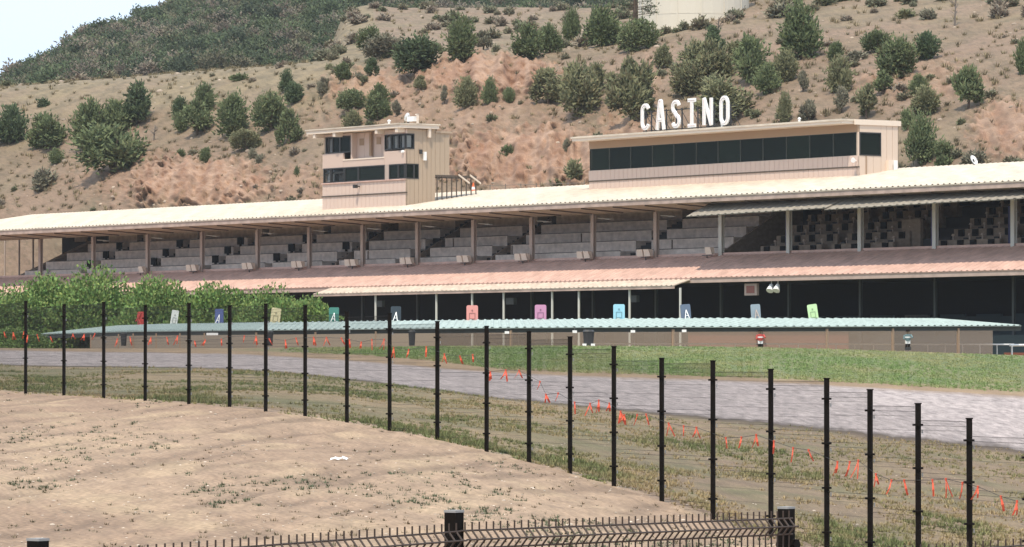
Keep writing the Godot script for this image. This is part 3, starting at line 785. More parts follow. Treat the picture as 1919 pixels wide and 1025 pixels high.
	for h in [wl1 + .02, wl0 - .2, pn - .7]:
		s = begin(); bx(s, L + .13, R - .13, h, h + .1, wb + .13, w - .13); obj("floor_slab", s, M.concrete, g)
	# desk and people-free clutter behind the lower panes
	s = begin(); bx(s, bt(650, w), bt(720, w), wl0 - .05, wl0 + .22, w - .8, w - .4); obj("desk", s, M.timberdark, g)
	# rear stair block
	var hr := bh(826, 251, wc)
	var re := bt(840, wc)
	s = begin(); siding(s, wc, wb - .001, bh(826, 329, wc), hr, R + .0, .3, .12, true)
	obj("stair_block_wall", s, M.tanwall, g)
	s = begin(); bx(s, R - 2.2, R + .08, hr, hr + .1, wc - .1, wb); obj("stair_block_roof", s, M.tanwall, g)
	# deck and rails of the outside stair
	s = begin(); bx(s, R - 1.5, R, bh(826, 329, wc) - .12, bh(826, 329, wc), wc - 1.9, wb); obj("stair_deck", s, M.timberdark, g)
	for i in 9:
		s = begin(); var z := wb - .15 - i * .34; bx(s, R - .06, R, 9.3, bh(826, 329, wc) - .12, z - .022, z + .022); obj("rail_post", s, M.timberdark, g)
	for px in [838.0, 852.0]:
		var z: float = wc - .6 - (px - 838) / 14.0 * .8
		s = begin(); hexa(s, Vector3(R + .01, 10.9, z), Vector3(R + .09, 10.9, z), Vector3(R + .09, 11.0, z), Vector3(R + .01, 11.0, z), Vector3(R + .01, 10.45, z - .75), Vector3(R + .09, 10.45, z - .75), Vector3(R + .09, 10.55, z - .75), Vector3(R + .01, 10.55, z - .75)); obj("handrail", s, M.cream, g)
	# roof slab with beams
	var fe := w + .55
	var Lr := bt(574, fe); var Rr := R + .25
	var ry := bh(574, 252, fe); 
	s = begin(); bx(s, Lr, Rr, ry, ry + .2, wb - .1, fe); obj("roof", s, M.cream, g)
	s = begin(); bx(s, Lr - .06, Rr + .06, ry + .2, ry + .27, wb - .16, fe + .06); obj("roof_edge", s, M.roof, g)
	for px in [587.0, 624.0, 703.0, 741.0]:
		var t := bt(px, fe); s = begin(); bx(s, t - .13, t + .13, ry - .24, ry - .001, w - .9, fe - .05); obj("beam", s, M.cream, g)
	s = begin(); var zz := w - 1.55; bx(s, R + .02, R + .2, ry - .5, ry - .001, zz - .08, zz + .08); obj("beam", s, M.cream, g)
	s = begin(); bx(s, R + .01, R + .16, bh(781, 302, zz), bh(781, 286, zz), zz + .2, zz + .36); obj("wall_box", s, M.white, g)
	s = begin(); bx(s, R + .01, R + .1, bh(781, 290, zz), bh(781, 282, zz), zz + .45, zz + .62); obj("meter_box", s, M.frame, g)
	s = begin(); tube(s, Vector3(bt(674, w), wl0 - .3, w), Vector3(bt(674, w), wl0 - .3, w + .25), .04, .04, 6); bx(s, bt(674, w) - .1, bt(674, w) + .1, wl0 - .4, wl0 - .2, w + .2, w + .42); obj("spotlight", s, M.frame, g)
	s = begin(); tube(s, Vector3(bt(756, w), bh(756, 284, w), w), Vector3(bt(756, w), bh(756, 284, w), w + .14), .1, .07, 8); obj("round_lamp", s, M.white, g)
	# dish and gear on the roof
	var dp := Vector3(bt(764, w - .6), ry + .27, w - .6)
	var dn := thing("satellite_dish", "white satellite dish with feed horn on top of the tower roof", "satellite dish", dp, FR)
	s = begin(); dish(s, dp + Vector3(-.1, .42, 0), .26, Vector3(-.9, .35, .4)); obj("bowl", s, M.white, dn)
	s = begin(); tube(s, dp, dp + Vector3(0, .4, 0), .04, .03, 6); tube(s, dp + Vector3(0, .05, 0), dp + Vector3(.45, .3, 0), .03, .03, 5); obj("mast", s, M.frame, dn)
	s = begin(); bx(s, dp.x + .1, dp.x + .75, dp.y + .14, dp.y + .42, dp.z - .12, dp.z + .12); obj("feed_box", s, M.white, dn)
	s = begin(); bx(s, dp.x + .95, dp.x + 1.05, dp.y, dp.y + .55, dp.z - .05, dp.z + .05); bx(s, dp.x + .8, dp.x + 1.05, dp.y + .48, dp.y + .55, dp.z - .04, dp.z + .04); obj("bracket", s, M.cream, dn)
	var vp := Vector3(bt(729, w), ry + .27, w)
	var vn := thing("roof_vent", "short white vent pipe on the tower roof left of the dish", "vent", vp, FR)
	s = begin(); tube(s, vp, vp + Vector3(0, .2, 0), .07, .07, 8); obj("pipe", s, M.white, vn)
	s = begin(); tube(s, vp + Vector3(0, .2, 0), vp + Vector3(0, .28, 0), .12, .05, 8); obj("cap", s, M.white, vn)

func dish(s: SurfaceTool, c: Vector3, r: float, dir: Vector3):
	var ax := dir.normalized(); var u := ax.cross(Vector3.UP).normalized(); var v := ax.cross(u)
	for i in 14:
		var a0 := TAU * i / 14; var a1 := TAU * (i + 1) / 14
		var d0 := u * cos(a0) + v * sin(a0); var d1 := u * cos(a1) + v * sin(a1)
		var q0 := c - ax * r * .3
		tri(s, q0, q0 + d0 * r * .55 + ax * r * .09, q0 + d1 * r * .55 + ax * r * .09)
		quad(s, q0 + d0 * r * .55 + ax * r * .09, q0 + d0 * r + ax * r * .3, q0 + d1 * r + ax * r * .3, q0 + d1 * r * .55 + ax * r * .09)
		quad(s, q0 + d1 * r + ax * r * .24, q0 + d0 * r + ax * r * .24, q0 + d0 * r * .5, q0 + d1 * r * .5)

var lounge_top := 0.0
func lounge():
	var w := -6.8; var wb := -9.5
	var L := bt(1104, w); var R := bt(1608, w)
	var g := thing("rooftop_lounge", "long low pink lounge with continuous dark windows on the grandstand roof", "building", Vector3((L + R) * .5, 9.7, w), FR)
	var b0 := (bh(1104, 321.5, w) + bh(1608, 289.5, w)) * .5; var b1 := (bh(1104, 281, w) + bh(1608, 245, w)) * .5
	var top := bh(1605, 232, w)
	lounge_top = top + .24
	var s := begin(); siding(s, L, R, 9.4, b0 - .62, w, .4); obj("lower_wall", s, M.pinkwall, g)
	s = begin(); bx(s, L - .02, R + .02, b0 - .62, b0 - .55, w - .1, w + .04); obj("trim_line", s, M.timberdark, g)
	s = begin(); siding(s, L, R, b0 - .55, b0, w + .03, .4); obj("wall", s, M.pinkwall, g)
	s = begin(); bx(s, L, R, b1, top, w - .12, w); obj("window_head", s, M.timber, g)
	var ed := [1105.0, 1142, 1182, 1222.7, 1263, 1305, 1345.7, 1388, 1430, 1474, 1517.6, 1562, 1607]
	for i in ed.size() - 1:
		window(g, bt(ed[i], w) + .015, bt(ed[i + 1], w) - .015, b0, b1, w, M.glass if i % 3 else M.glass_b, false, .02, "window", .0).material_override = M.mullion
	# end wall with its pane
	s = begin()
	var e0 := w - 1.55
	siding(s, wb, e0, 9.4, top, R, .45, .12, true); siding(s, e0, w, 9.4, b0, R, .45, .12, true); bx(s, R - .12, R, b1, top, e0, w - .13)
	bx(s, R - .12, R, b0, b1, w - .1, w - .01)
	obj("end_wall", s, M.palewall, g)
	window(g, e0, w - .11, b0, b1, R - .01, M.glass, true, .06)
	s = begin(); bx(s, L, L + .12, 9.4, top, wb, w - .13); obj("far_end_wall", s, M.pinkwall, g)
	s = begin(); bx(s, L, R - .13, 9.4, top, wb - .12, wb); obj("rear_wall", s, M.inside, g)
	s = begin(); bx(s, L + .13, R - .13, b0 - .3, b0 - .2, wb, w - .13); obj("floor_slab", s, M.concrete, g)
	for i in 7:
		s = begin(); var t := lerpf(L, R, (i + .6) / 7.3); bx(s, t - .45, t + .45, b0 - .2, b0 + .5, w - 1.5, w - 1.0); obj("table", s, M.riserbrown, g)
	# roof slab
	var fe := w + 1.0
	var Lr := bt(1072, fe); var ry := bh(1072, 270, fe)
	s = begin(); bx(s, Lr, R - .05, top, top + .14, wb - .1, fe); obj("roof", s, M.cream, g)
	s = begin(); bx(s, Lr - .05, R - .0, top + .14, top + .24, wb - .1, fe + .06); obj("roof_edge", s, M.roof, g)
	s = begin(); bx(s, R - .0, R + .07, top - .04, top + .22, wb - .15, w + .25); obj("end_parapet", s, M.cream, g)
	# fittings on the end wall
	for q in [[1672.0, .27, .42], [1683.0, .24, .5]]:
		s = begin(); var z: float = w - (q[0] - 1608) / 31.5; bx(s, R + .005, R + .2, b0 - q[2] - .35, b0 - .2, z - q[1] * .5, z + q[1] * .5); obj("meter_box", s, M.cream if q[0] < 1680 else M.white, g)
	s = begin(); var sp := Vector3(R - .1, b0 - .28, w + .03); tube(s, sp, sp + Vector3(.1, .1, .3), .04, .04, 6); tube(s, sp + Vector3(.1, .1, .3), sp + Vector3(.3, 0, .45), .07, .13, 8); obj("spotlight", s, M.white, g)
	s = begin(); tube(s, Vector3(R + .03, 9.5, w - .55), Vector3(R + .03, b0, w - .55), .03, .03, 6); obj("conduit", s, M.timber, g)
	for px in [1345.0, 1490.0]:
		var t := bt(px, fe)
		var vp := Vector3(t, top + .24, fe - .3)
		var n := thing("roof_vent", "small white vent on lounge roof right of last letter" if px > 1400 else "thin vent pipe on lounge roof under the letter N", "vent", vp, FR)
		s = begin(); tube(s, vp, vp + Vector3(0, .16, 0), .06, .06, 8); obj("pipe", s, M.white, n)
		s = begin(); tube(s, vp + Vector3(0, .16, 0), vp + Vector3(0, .24, 0), .1, .04, 8); obj("cap", s, M.white, n)
	var p := Vector3(bt(1826, -9.6), 10.2, -9.6)
	var n := thing("satellite_dish", "white satellite dish at the right end of the main roof ridge", "satellite dish", p, FR)
	s = begin(); dish(s, p + Vector3(0, .22, 0), .27, Vector3(1.0, .5, -.25)); obj("bowl", s, M.white, n)
	s = begin(); tube(s, p + Vector3(0, -.1, 0), p + Vector3(-.05, .25, 0), .04, .04, 6); tube(s, p + Vector3(-.05, .1, 0), p + Vector3(.3, .3, -.05), .012, .012, 5); obj("mast", s, M.frame, n)

func arc(cx: float, cy: float, rx: float, ry: float, a0: float, a1: float, n := 14) -> Array:
	var out := []
	for i in n + 1:
		var a := deg_to_rad(lerpf(a0, a1, float(i) / n)); out.append(Vector2(cx + rx * cos(a), cy + ry * sin(a)))
	return out
func casino_sign():
	var w := -5.95
	var px := [[1200.0, 1220.5, 190.0, 247.0], [1228.5, 1248.5, 186.0, 245.5], [1257.0, 1278.0, 184.0, 243.0], [1287.0, 1307.5, 181.0, 241.0], [1316.0, 1338.0, 178.0, 239.0], [1347.5, 1369.5, 176.0, 237.0]]
	var strokes := [
		[arc(.5, .72, .36, .2, 20, 180) + arc(.5, .28, .36, .2, 180, 340)],
		[[Vector2(.1, 0), Vector2(.42, 1), Vector2(.58, 1), Vector2(.9, 0)], [Vector2(.26, .34), Vector2(.74, .34)]],
		[arc(.5, .75, .36, .19, 15, 250, 16) + arc(.5, .26, .36, .19, 80, -160, 16)],
		[[Vector2(.5, .06), Vector2(.5, .94)], [Vector2(.08, .06), Vector2(.92, .06)], [Vector2(.08, .94), Vector2(.92, .94)]],
		[[Vector2(.12, .04), Vector2(.12, .96), Vector2(.88, .04), Vector2(.88, .96)]],
		[arc(.5, .72, .36, .22, 0, 180) + [Vector2(.14, .28)], arc(.5, .28, .36, .22, 180, 360) + [Vector2(.86, .72)]]]
	var base := lounge_top
	var g := thing("casino_sign", "white channel letters spelling CASINO standing on the lounge roof edge", "sign", Vector3(bt(1285, w), base, w), FR)
	var names := ["C", "A", "S", "I", "N", "O"]
	for i in 6:
		var a := fb(px[i][0], px[i][3], w); var b := fb(px[i][1], px[i][2], w)
		var wd := b.x - a.x; var hh := b.y - a.y
		var body := begin(); var core := begin(); var back := begin()
		var polys: Array = []
		for st in strokes[i]:
			var line := PackedVector2Array()
			for q in st: line.append(Vector2(a.x + .1 + q.x * (wd - .2), a.y + .06 + q.y * (hh - .12)))
			for poly in Geometry2D.offset_polyline(line, .10, Geometry2D.JOIN_ROUND, Geometry2D.END_ROUND): polys.append(poly)
			for j in line.size() - 1:
				tube(core, Vector3(line[j].x, line[j].y, w + .075), Vector3(line[j + 1].x, line[j + 1].y, w + .075), .016, .016, 5)
		var merged: Array = [polys[0]]
		for k in range(1, polys.size()):
			var m2 := Geometry2D.merge_polygons(merged[0], polys[k])
			merged[0] = m2[0]
			for e in range(1, m2.size()): merged.append(m2[e])
		var outer := PackedVector2Array(); var holes := []
		for p in merged:
			if Geometry2D.is_polygon_clockwise(p): holes.append(p)
			else: outer = p
		for p in polys.slice(0, polys.size()): extrude(body, p, w - .03 - .002 * polys.find(p), w + .06 + .002 * polys.find(p)) if holes.is_empty() or true else null
		var o := obj("letter_" + names[i], body, M.white, g)
		o.set_meta("label", "white letter " + names[i])
		obj("light_tube", core, M.neon, o)
		for t in [a.x + wd * .25, a.x + wd * .75]:
			bx(back, t - .03, t + .03, base, a.y + hh * .7, w - .24, w - .18)
			tube(back, Vector3(t, a.y + hh * .6, w - .2), Vector3(t, base, w - .9), .02, .02, 5)
		obj("support_frame", back, M.frame, g)
	var s := begin(); bx(s, bt(1198, w), bt(1372, w), base + .06, base + .11, w - .3, w - .26); bx(s, bt(1198, w), bt(1372, w), base + 1.1, base + 1.15, w - .3, w - .26); obj("cross_rail", s, M.frame, g)

# ------------------------------------------------------------------ paddock canopy in front of the stand
var CE := [[75, 626.0, 238.0], [250, 621.0, 214.0], [480, 618.5, 197.0], [820, 615.0, 190.0], [1095, 613.0, 187.0], [1425, 612.0, 187.0], [1672, 611.0, 188.0], [1914, 610.0, 193.0]]
var CR := [[200, 611.5, 242.0], [300, 608.0, 220.0], [500, 604.5, 201.0], [832, 600.3, 193.5], [1075, 598.0, 190.5], [1348, 596.5, 190.5], [1585, 597.0, 191.5], [1755, 597.5, 196.0]]
func canopy():
	var base := at(1000, 700, 192.0); base.y = CAMY - .4
	var g := thing("paddock_canopy", "long low canopy with pale blue-green ribbed metal roof beside the lawn", "canopy", base)
	var s: SurfaceTool
	for i in CE.size() - 1:
		var a := at(CE[i][0], CE[i][1], CE[i][2]); var b := at(CE[i + 1][0], CE[i + 1][1], CE[i + 1][2])
		var c := at(CR[i + 1][0], CR[i + 1][1], CR[i + 1][2]); var d := at(CR[i][0], CR[i][1], CR[i][2])
		s = begin(); ribbed(s, a, b, c, d, maxi(6, int((b - a).length() / .36)), .035, .03); obj("roof_section", s, M.teal, g)
		# rear slope so that the roof is a real roof from the side
		var e := c + Vector3(0, -.35, -2.5); var f := d + Vector3(0, -.35, -2.5)
		s = begin(); ribbed(s, d + Vector3(0, -.02, -.02), c + Vector3(0, -.02, -.02), e, f, maxi(6, int((c - d).length() / .36)), .05, .03); obj("rear_roof_section", s, M.teal, g)
		# dark fascia
		var inw := Vector3(0, 0, -.12)
		s = begin(); hexa(s, a + inw + Vector3(0, -.22, 0), b + inw + Vector3(0, -.22, 0), b + inw + Vector3(0, -.035, 0), a + inw + Vector3(0, -.035, 0), a + inw * 2 + Vector3(0, -.22, 0), b + inw * 2 + Vector3(0, -.22, 0), b + inw * 2 + Vector3(0, -.035, 0), a + inw * 2 + Vector3(0, -.035, 0)); obj("fascia_board", s, M.darkfascia, g)
		# screen panels and posts
		var n := maxi(2, int((b - a).length() / 3.4))
		for j in n:
			var p := a.lerp(b, (j + .01) / n) + Vector3(0, -.2, -.06); var q := a.lerp(b, (j + .99) / n) + Vector3(0, -.2, -.06)
			if i == 0 and j < n * .55: continue
			if i == 6 and j == n - 1: q = p.lerp(q, .55)
			s = begin()
			var pl := Vector3(p.x, CAMY - .35, p.z); var ql := Vector3(q.x, CAMY - .35, q.z)
			var th := Vector3(0, 0, -.02)
			hexa(s, pl, ql, q, p, pl + th, ql + th, q + th, p + th)
			obj("screen_panel", s, M.screenpanel if i >= 3 else M.screensolid, g)
			s = begin(); tube(s, Vector3(p.x, CAMY - .4, p.z - .08), p + Vector3(0, .1, -.08), .07, .07, 6); obj("post", s, M.timber, g)
	# white rail behind the screen
	s = begin()
	for i in range(4, 7):
		var a := at(CE[i][0], 644.0 + (i - 4) * .5, CE[i][2] + 1.6); var b := at(CE[i + 1][0] - (14 if i == 6 else 0), 644.0 + (i - 3) * .5, CE[i + 1][2] + 1.6)
		tube(s, a, b, .035, .035, 6)
		for j in 7:
			var p := a.lerp(b, j / 7.0); tube(s, p, Vector3(p.x, CAMY - .4, p.z), .025, .025, 5)
	obj("inner_rail", s, M.white, g)
	# inner red wall seen through the clear panels
	org = Vector3.ZERO
	var bw := thing("brick_wall", "low red brick wall seen through the canopy's clear panels", "wall", Vector3(at(1430, 650, 195).x, CAMY - .4, -199))
	s = begin(); var x0 := at(1290, 650, 199).x; var x1 := at(1590, 650, 199).x
	bx(s, x0, x1, CAMY - .4, CAMY + 1.45, -199.3, -199.0); obj("wall_core", s, M.brick, bw)
	s = begin(); bx(s, x0 - .05, x1 + .05, CAMY + 1.45, CAMY + 1.53, -199.38, -198.92); obj("coping", s, M.concrete, bw)
	# low white rail past the right-hand end
	var rp := at(1905, 647, 193.5)
	var rr := thing("white_rail", "short white rail at the right end of the canopy", "rail", Vector3(rp.x, CAMY - .4, rp.z))
	s = begin(); tube(s, rp + Vector3(-.3, 0, 0), rp + Vector3(5, .05, -1.5), .05, .05, 8); obj("rail", s, M.white, rr)
	for j in 3:
		var p := rp + Vector3(-.2 + j * 2.0, 0, -.6 * j); s = begin(); tube(s, Vector3(p.x, CAMY - .4, p.z), p, .04, .04, 6); obj("post", s, M.white, rr)
	var wp := at(1935, 660, 195)
	s = begin(); org = Vector3(wp.x, CAMY - .4, wp.z)
	bx(s, wp.x - 1.2, wp.x + 5, CAMY - .4, CAMY + .55, wp.z - .2, wp.z); var rw := obj("red_wall", s, M.brick); rw.position = org; tag(rw, "low dark red wall under the white rail at right", "wall")
	# statues and padded posts along the front
	statue(1425, 188.2, Color(.5, .08, .07), "small jockey statue with red and white shirt against the canopy", true)
	statue(1701, 189.2, Color(.14, .22, .24), "small jockey statue with teal shirt near the canopy's right end", true)
	for q in [[1103, 186.6, 0.48, "dark padded bin with two white feet left of the centre of the canopy"], [772, 190.0, .3, "narrow dark bin beside the tuft of weeds under the canopy"], [505, 195.6, .34, "squat dark bin under the canopy behind the seventh post"], [232, 215.0, .3, "leaning dark bin at the left end of the canopy"]]:
		var p := at(q[0], 650.5, q[1] - 1.0)
		var n := thing("bin", q[3], "bin", p, Transform3D.IDENTITY, "dark bins along the canopy")
		s = begin(); var r: float = q[2] * .5; tube(s, p + Vector3(0, .06, 0), p + Vector3(0, .62, 0), r * .8, r, 10); obj("barrel", s, M.seatdark, n)
		s = begin(); tube(s, p + Vector3(0, .62, 0), p + Vector3(0, .7, 0), r * 1.08, r * .8, 10); obj("lid", s, M.frame, n)
		if q[0] == 1103:
			for e in [-1, 1]:
				s = begin(); bx(s, p.x + e * .17 - .08, p.x + e * .17 + .08, p.y + .02, p.y + .14, p.z + .1, p.z + .3); obj("foot", s, M.white, n)
	for q in [[398, 626, 199.0], [1077, 621.5, 186.5], [1186, 621, 186.3], [1282, 620, 186.4], [950, 623, 188.0]]:
		var p := at(q[0], q[1], q[2])
		var n := thing("canopy_lamp", "small white lamp under the eave %s" % {398: "left of the yellow board", 1077: "beside the bin with white feet", 1186: "below the cyan board", 1282: "below the dark slate board", 950: "between the salmon and pink boards"}[q[0]], "lamp", p, Transform3D.IDENTITY, "small lamps under the canopy eave")
		var wd := .25 if q[0] == 398 else .09
		s = begin(); bx(s, p.x - wd, p.x + wd, p.y - .05, p.y + .05, p.z - .04, p.z + .08); obj("housing", s, M.white, n)
		s = begin(); tube(s, p + Vector3(0, .04, 0), p + Vector3(0, .2, -.1), .015, .015, 5); obj("stem", s, M.frame, n)

func statue(px: float, d: float, shirt: Color, label: String, _x: bool):
	var p := at(px, 651.5, d - 1.2)
	var n := thing("jockey_statue", label, "statue", p)
	var s := begin(); bx(s, p.x - .12, p.x + .12, p.y - .1, p.y + .03, p.z - .12, p.z + .12); obj("plinth", s, M.frame, n)
	s = begin()
	for e in [-1, 1]: tube(s, p + Vector3(e * .055, .02, .02), p + Vector3(e * .05, .16, 0), .045, .05, 8)
	obj("boots", s, M.black, n)
	s = begin()
	for e in [-1, 1]: tube(s, p + Vector3(e * .05, .16, 0), p + Vector3(e * .045, .3, 0), .055, .065, 8)
	obj("breeches", s, M.white, n)
	s = begin(); tube(s, p + Vector3(0, .28, 0), p + Vector3(0, .36, 0), .1, .12, 10); tube(s, p + Vector3(0, .36, 0), p + Vector3(0, .52, 0), .12, .13, 10); tube(s, p + Vector3(0, .52, 0), p + Vector3(0, .56, 0), .13, .05, 10)
	tube(s, p + Vector3(-.13, .51, 0), p + Vector3(-.16, .34, .05), .045, .035, 7); tube(s, p + Vector3(.13, .51, 0), p + Vector3(.18, .4, .14), .045, .035, 7)
	obj("shirt", s, mat(shirt.r, shirt.g, shirt.b), n)
	s = begin(); tube(s, p + Vector3(0, .40, 0), p + Vector3(0, .45, 0), .128, .132, 10); obj("sash", s, M.white, n)
	s = begin(); tube(s, p + Vector3(0, .55, 0), p + Vector3(0, .6, 0), .05, .075, 9); tube(s, p + Vector3(0, .6, 0), p + Vector3(0, .68, 0), .075, .07, 9); obj("head", s, M.timber, n)
	s = begin(); tube(s, p + Vector3(0, .66, 0), p + Vector3(0, .72, 0), .09, .085, 10); tube(s, p + Vector3(0, .72, 0), p + Vector3(0, .77, 0), .085, .03, 10); bx(s, p.x - .07, p.x + .07, p.y + .66, p.y + .68, p.z + .05, p.z + .16); obj("cap", s, M.black, n)

func boards():
	var list := [
		[265, 584, 17.0, -35, .5, .06, .05, "red", "bright red upright board, leftmost of the row above the canopy", 0], [325, 581, 13.0, 12, .78, .8, .76, "white", "white upright board leaning to the right in front of the bushes", 1],
		[411, 579, 17.0, -20, .09, .12, .3, "blue", "deep blue board with a pale strut in front of the bushes", 2], [515, 577, 18.0, 10, .7, .6, .36, "yellow", "pale yellow board standing in front of the bushes", 1],
		[626, 576, 19.0, -12, .05, .2, .16, "green", "dark green board at the right end of the bushes", 2], [742, 574, 19.0, -8, .03, .045, .06, "black", "black board with white strut above the canopy", 2],
		[885, 572, 21.5, 0, .68, .29, .26, "salmon", "salmon pink board standing above the canopy", 1], [1013, 571, 21.5, 0, .53, .25, .40, "pink", "mauve pink board standing above the canopy", 1],
		[1160, 570, 21.5, 0, .32, .6, .72, "cyan", "bright cyan board standing above the canopy", 1], [1286, 570, 19.0, 6, .12, .16, .23, "slate", "dark slate board beside the last awning post", 2],
		[1417, 570, 18.0, 8, .27, .33, .38, "grey", "plain grey board standing above the canopy", 2], [1525, 570, 18.5, -6, .52, .72, .4, "lime", "pale lime green board, rightmost of the row above the canopy", 1]]
	for b in list:
		var px: float = b[0]
		var i := 0
		while i < CR.size() - 2 and CR[i + 1][0] < px: i += 1
		var f: float = (px - CR[i][0]) / (CR[i + 1][0] - CR[i][0])
		var d: float = lerpf(CR[i][2], CR[i + 1][2], f) + .25; var yb: float = lerpf(CR[i][1], CR[i + 1][1], f)
		var p := at(px, yb + 1.0, d)
		var sc := d / F
		var hgt: float = (yb + 1.0 - b[1]) * sc; var wd: float = b[2] * sc
		var rot := Basis(Vector3.UP, deg_to_rad(b[3] * 1.0))
		var lean := Basis(Vector3.FORWARD, deg_to_rad({325: 9.0, 515: 7.0, 1525: -8.0, 1417: -4.0, 1286: -5.0}.get(int(px), 0.0)))
		var n := thing("marker_board", b[8], "board", p, Transform3D.IDENTITY, "coloured boards standing above the canopy")
		n.basis = rot * lean
		org = Vector3.ZERO
		var poly := PackedVector2Array()
		var r := wd * .14
		for q in [[wd * .5 - r, r * .5, -90], [wd * .5 - r, hgt - r, 0], [-wd * .5 + r, hgt - r, 90], [-wd * .5 + r, r * .5, 180]]:
			for k in 4:
				var a := deg_to_rad(q[2] + 30.0 * k); poly.append(Vector2(q[0] + r * cos(a), q[1] + (r if q[2] >= 0 and q[2] < 180 else r * .5) * sin(a)))
		var s := begin(); extrude(s, poly, -.03, .03)
		var m := mat(b[4], b[5], b[6], .5)
		obj("panel", s, m, n)
		var dk := mat(b[4] * .5, b[5] * .5, b[6] * .5, .6)
		if b[9] == 1:
			s = begin(); var x := wd * .27; var y1 := hgt * .5
			bx(s, -x, x, y1 - .025, y1, .03, .045); bx(s, -x, -x + .03, hgt * .1, y1 - .025, .03, .045); bx(s, x - .03, x, hgt * .1, y1 - .025, .03, .045); bx(s, -x + .03, x - .03, hgt * .1, hgt * .1 + .025, .03, .045)
			obj("square_frame", s, dk, n)
			s = begin(); bx(s, -.022, .022, hgt * .6, hgt * .72, .03, .05); bx(s, -.04, .04, hgt * .66, hgt * .69, .05, .055); obj("handle", s, dk, n)
		elif b[9] == 2:
			s = begin(); tube(s, Vector3(wd * .05, hgt * .62, .04), Vector3(-wd * .2, 0, .28), .018, .018, 5); tube(s, Vector3(wd * .05, hgt * .62, .04), Vector3(wd * .25, 0, .28), .018, .018, 5); tube(s, Vector3(-wd * .15, hgt * .22, .2), Vector3(wd * .2, hgt * .22, .2), .014, .014, 5); obj("strut", s, M.white if px < 1300 else M.column, n)
		else:
			s = begin(); tube(s, Vector3(0, hgt * .9, .04), Vector3(-wd * .45, hgt * .3, .2), .03, .03, 5); tube(s, Vector3(-wd * .5, hgt * .7, .05), Vector3(wd * .4, 0, .2), .03, .03, 5); obj("strut", s, m, n)

# ------------------------------------------------------------------ fences
var PX := [48, 120, 195, 273, 354, 430, 499, 572, 650, 731, 820, 912, 991, 1068, 1150, 1239, 1337, 1443, 1549, 1631, 1720, 1817, 1926]
var PT := [565, 571, 567, 573, 569, 573, 570, 573, 585, 588, 603, 612, 622, 632, 650, 672, 677, 693, 710, 731, 757, 785, 816]
func fd(px: float) -> float: return F / (94.4 + .0496 * (px - 48))
func far_fence():
	var g := thing("tall_mesh_fence", "tall black mesh fence on square posts receding across the field", "fence", Vector3(at(950, 0, fd(950)).x, ground(950, fd(950)), -fd(950)))
	var s: SurfaceTool
	var all := [-24.0]; var tops := [566.0]
	for i in PX.size(): all.append(float(PX[i])); tops.append(float(PT[i]))
	var pts := []
	for i in all.size():
		var d := fd(all[i]); var top := at(all[i], tops[i], d); var gy := ground(all[i], d)
		top.x += rng.randf_range(-.008, .008)
		pts.append([top, gy])
		s = begin(); bx(s, top.x - .029, top.x + .029, gy - .3, top.y, top.z - .029, top.z + .029)
		var po := obj("post", s, M.black, g)
		s = begin(); bx(s, top.x - .036, top.x + .036, top.y, top.y + .012, top.z - .036, top.z + .036); obj("post_cap", s, M.black, po)
		for k in 4:
			var y: float = lerpf(gy + .25, top.y - .22, k / 3.0)
			s = begin(); bx(s, top.x - .055, top.x + .05, y - .011, y + .011, top.z - .05, top.z + .05); obj("clamp", s, M.black, po)
			s = begin(); bx(s, top.x + .036, top.x + .05, y - .09, y - .05, top.z - .01, top.z + .045); obj("bolt", s, M.steel, po)
	for i in all.size() - 1:
		var a: Vector3 = pts[i][0]; var b: Vector3 = pts[i + 1][0]
		var topy := minf(a.y, b.y) - .02
		var low0: float = pts[i][1] + .04; var low1: float = pts[i + 1][1] + .04
		var dir := Vector3(b.x - a.x, 0, b.z - a.z); var L := dir.length(); dir /= L
		var nz := Vector3(-dir.z, 0, dir.x)
		s = begin()
		var n := int(L / .0254)
		for j in range(1, n):
			var t := float(j) / n
			var p := Vector3(a.x, 0, a.z) + dir * L * t; var lo := lerpf(low0, low1, t)
			var r := .0012
			var c := p + Vector3(0, lo, 0); var e := p + Vector3(0, topy, 0)
			quad(s, c - dir * r, e - dir * r, e + dir * r, c + dir * r); quad(s, c - nz * r, e - nz * r, e + nz * r, c + nz * r)
		var y := topy - .01; var rows := 0
		while y > minf(low0, low1):
			var beam := rows % 5 < 2
			var r := .0019 if beam else .0012
			var c := Vector3(a.x, y, a.z); var e := Vector3(b.x, y, b.z)
			quad(s, c - Vector3(0, r, 0), e - Vector3(0, r, 0), e + Vector3(0, r, 0), c + Vector3(0, r, 0)); quad(s, c - nz * r, e - nz * r, e + nz * r, c + nz * r)
			y -= .05 if beam else .15
			rows += 1
		var o := obj("mesh_panel", s, M.mesh, g); kind(o, "stuff")

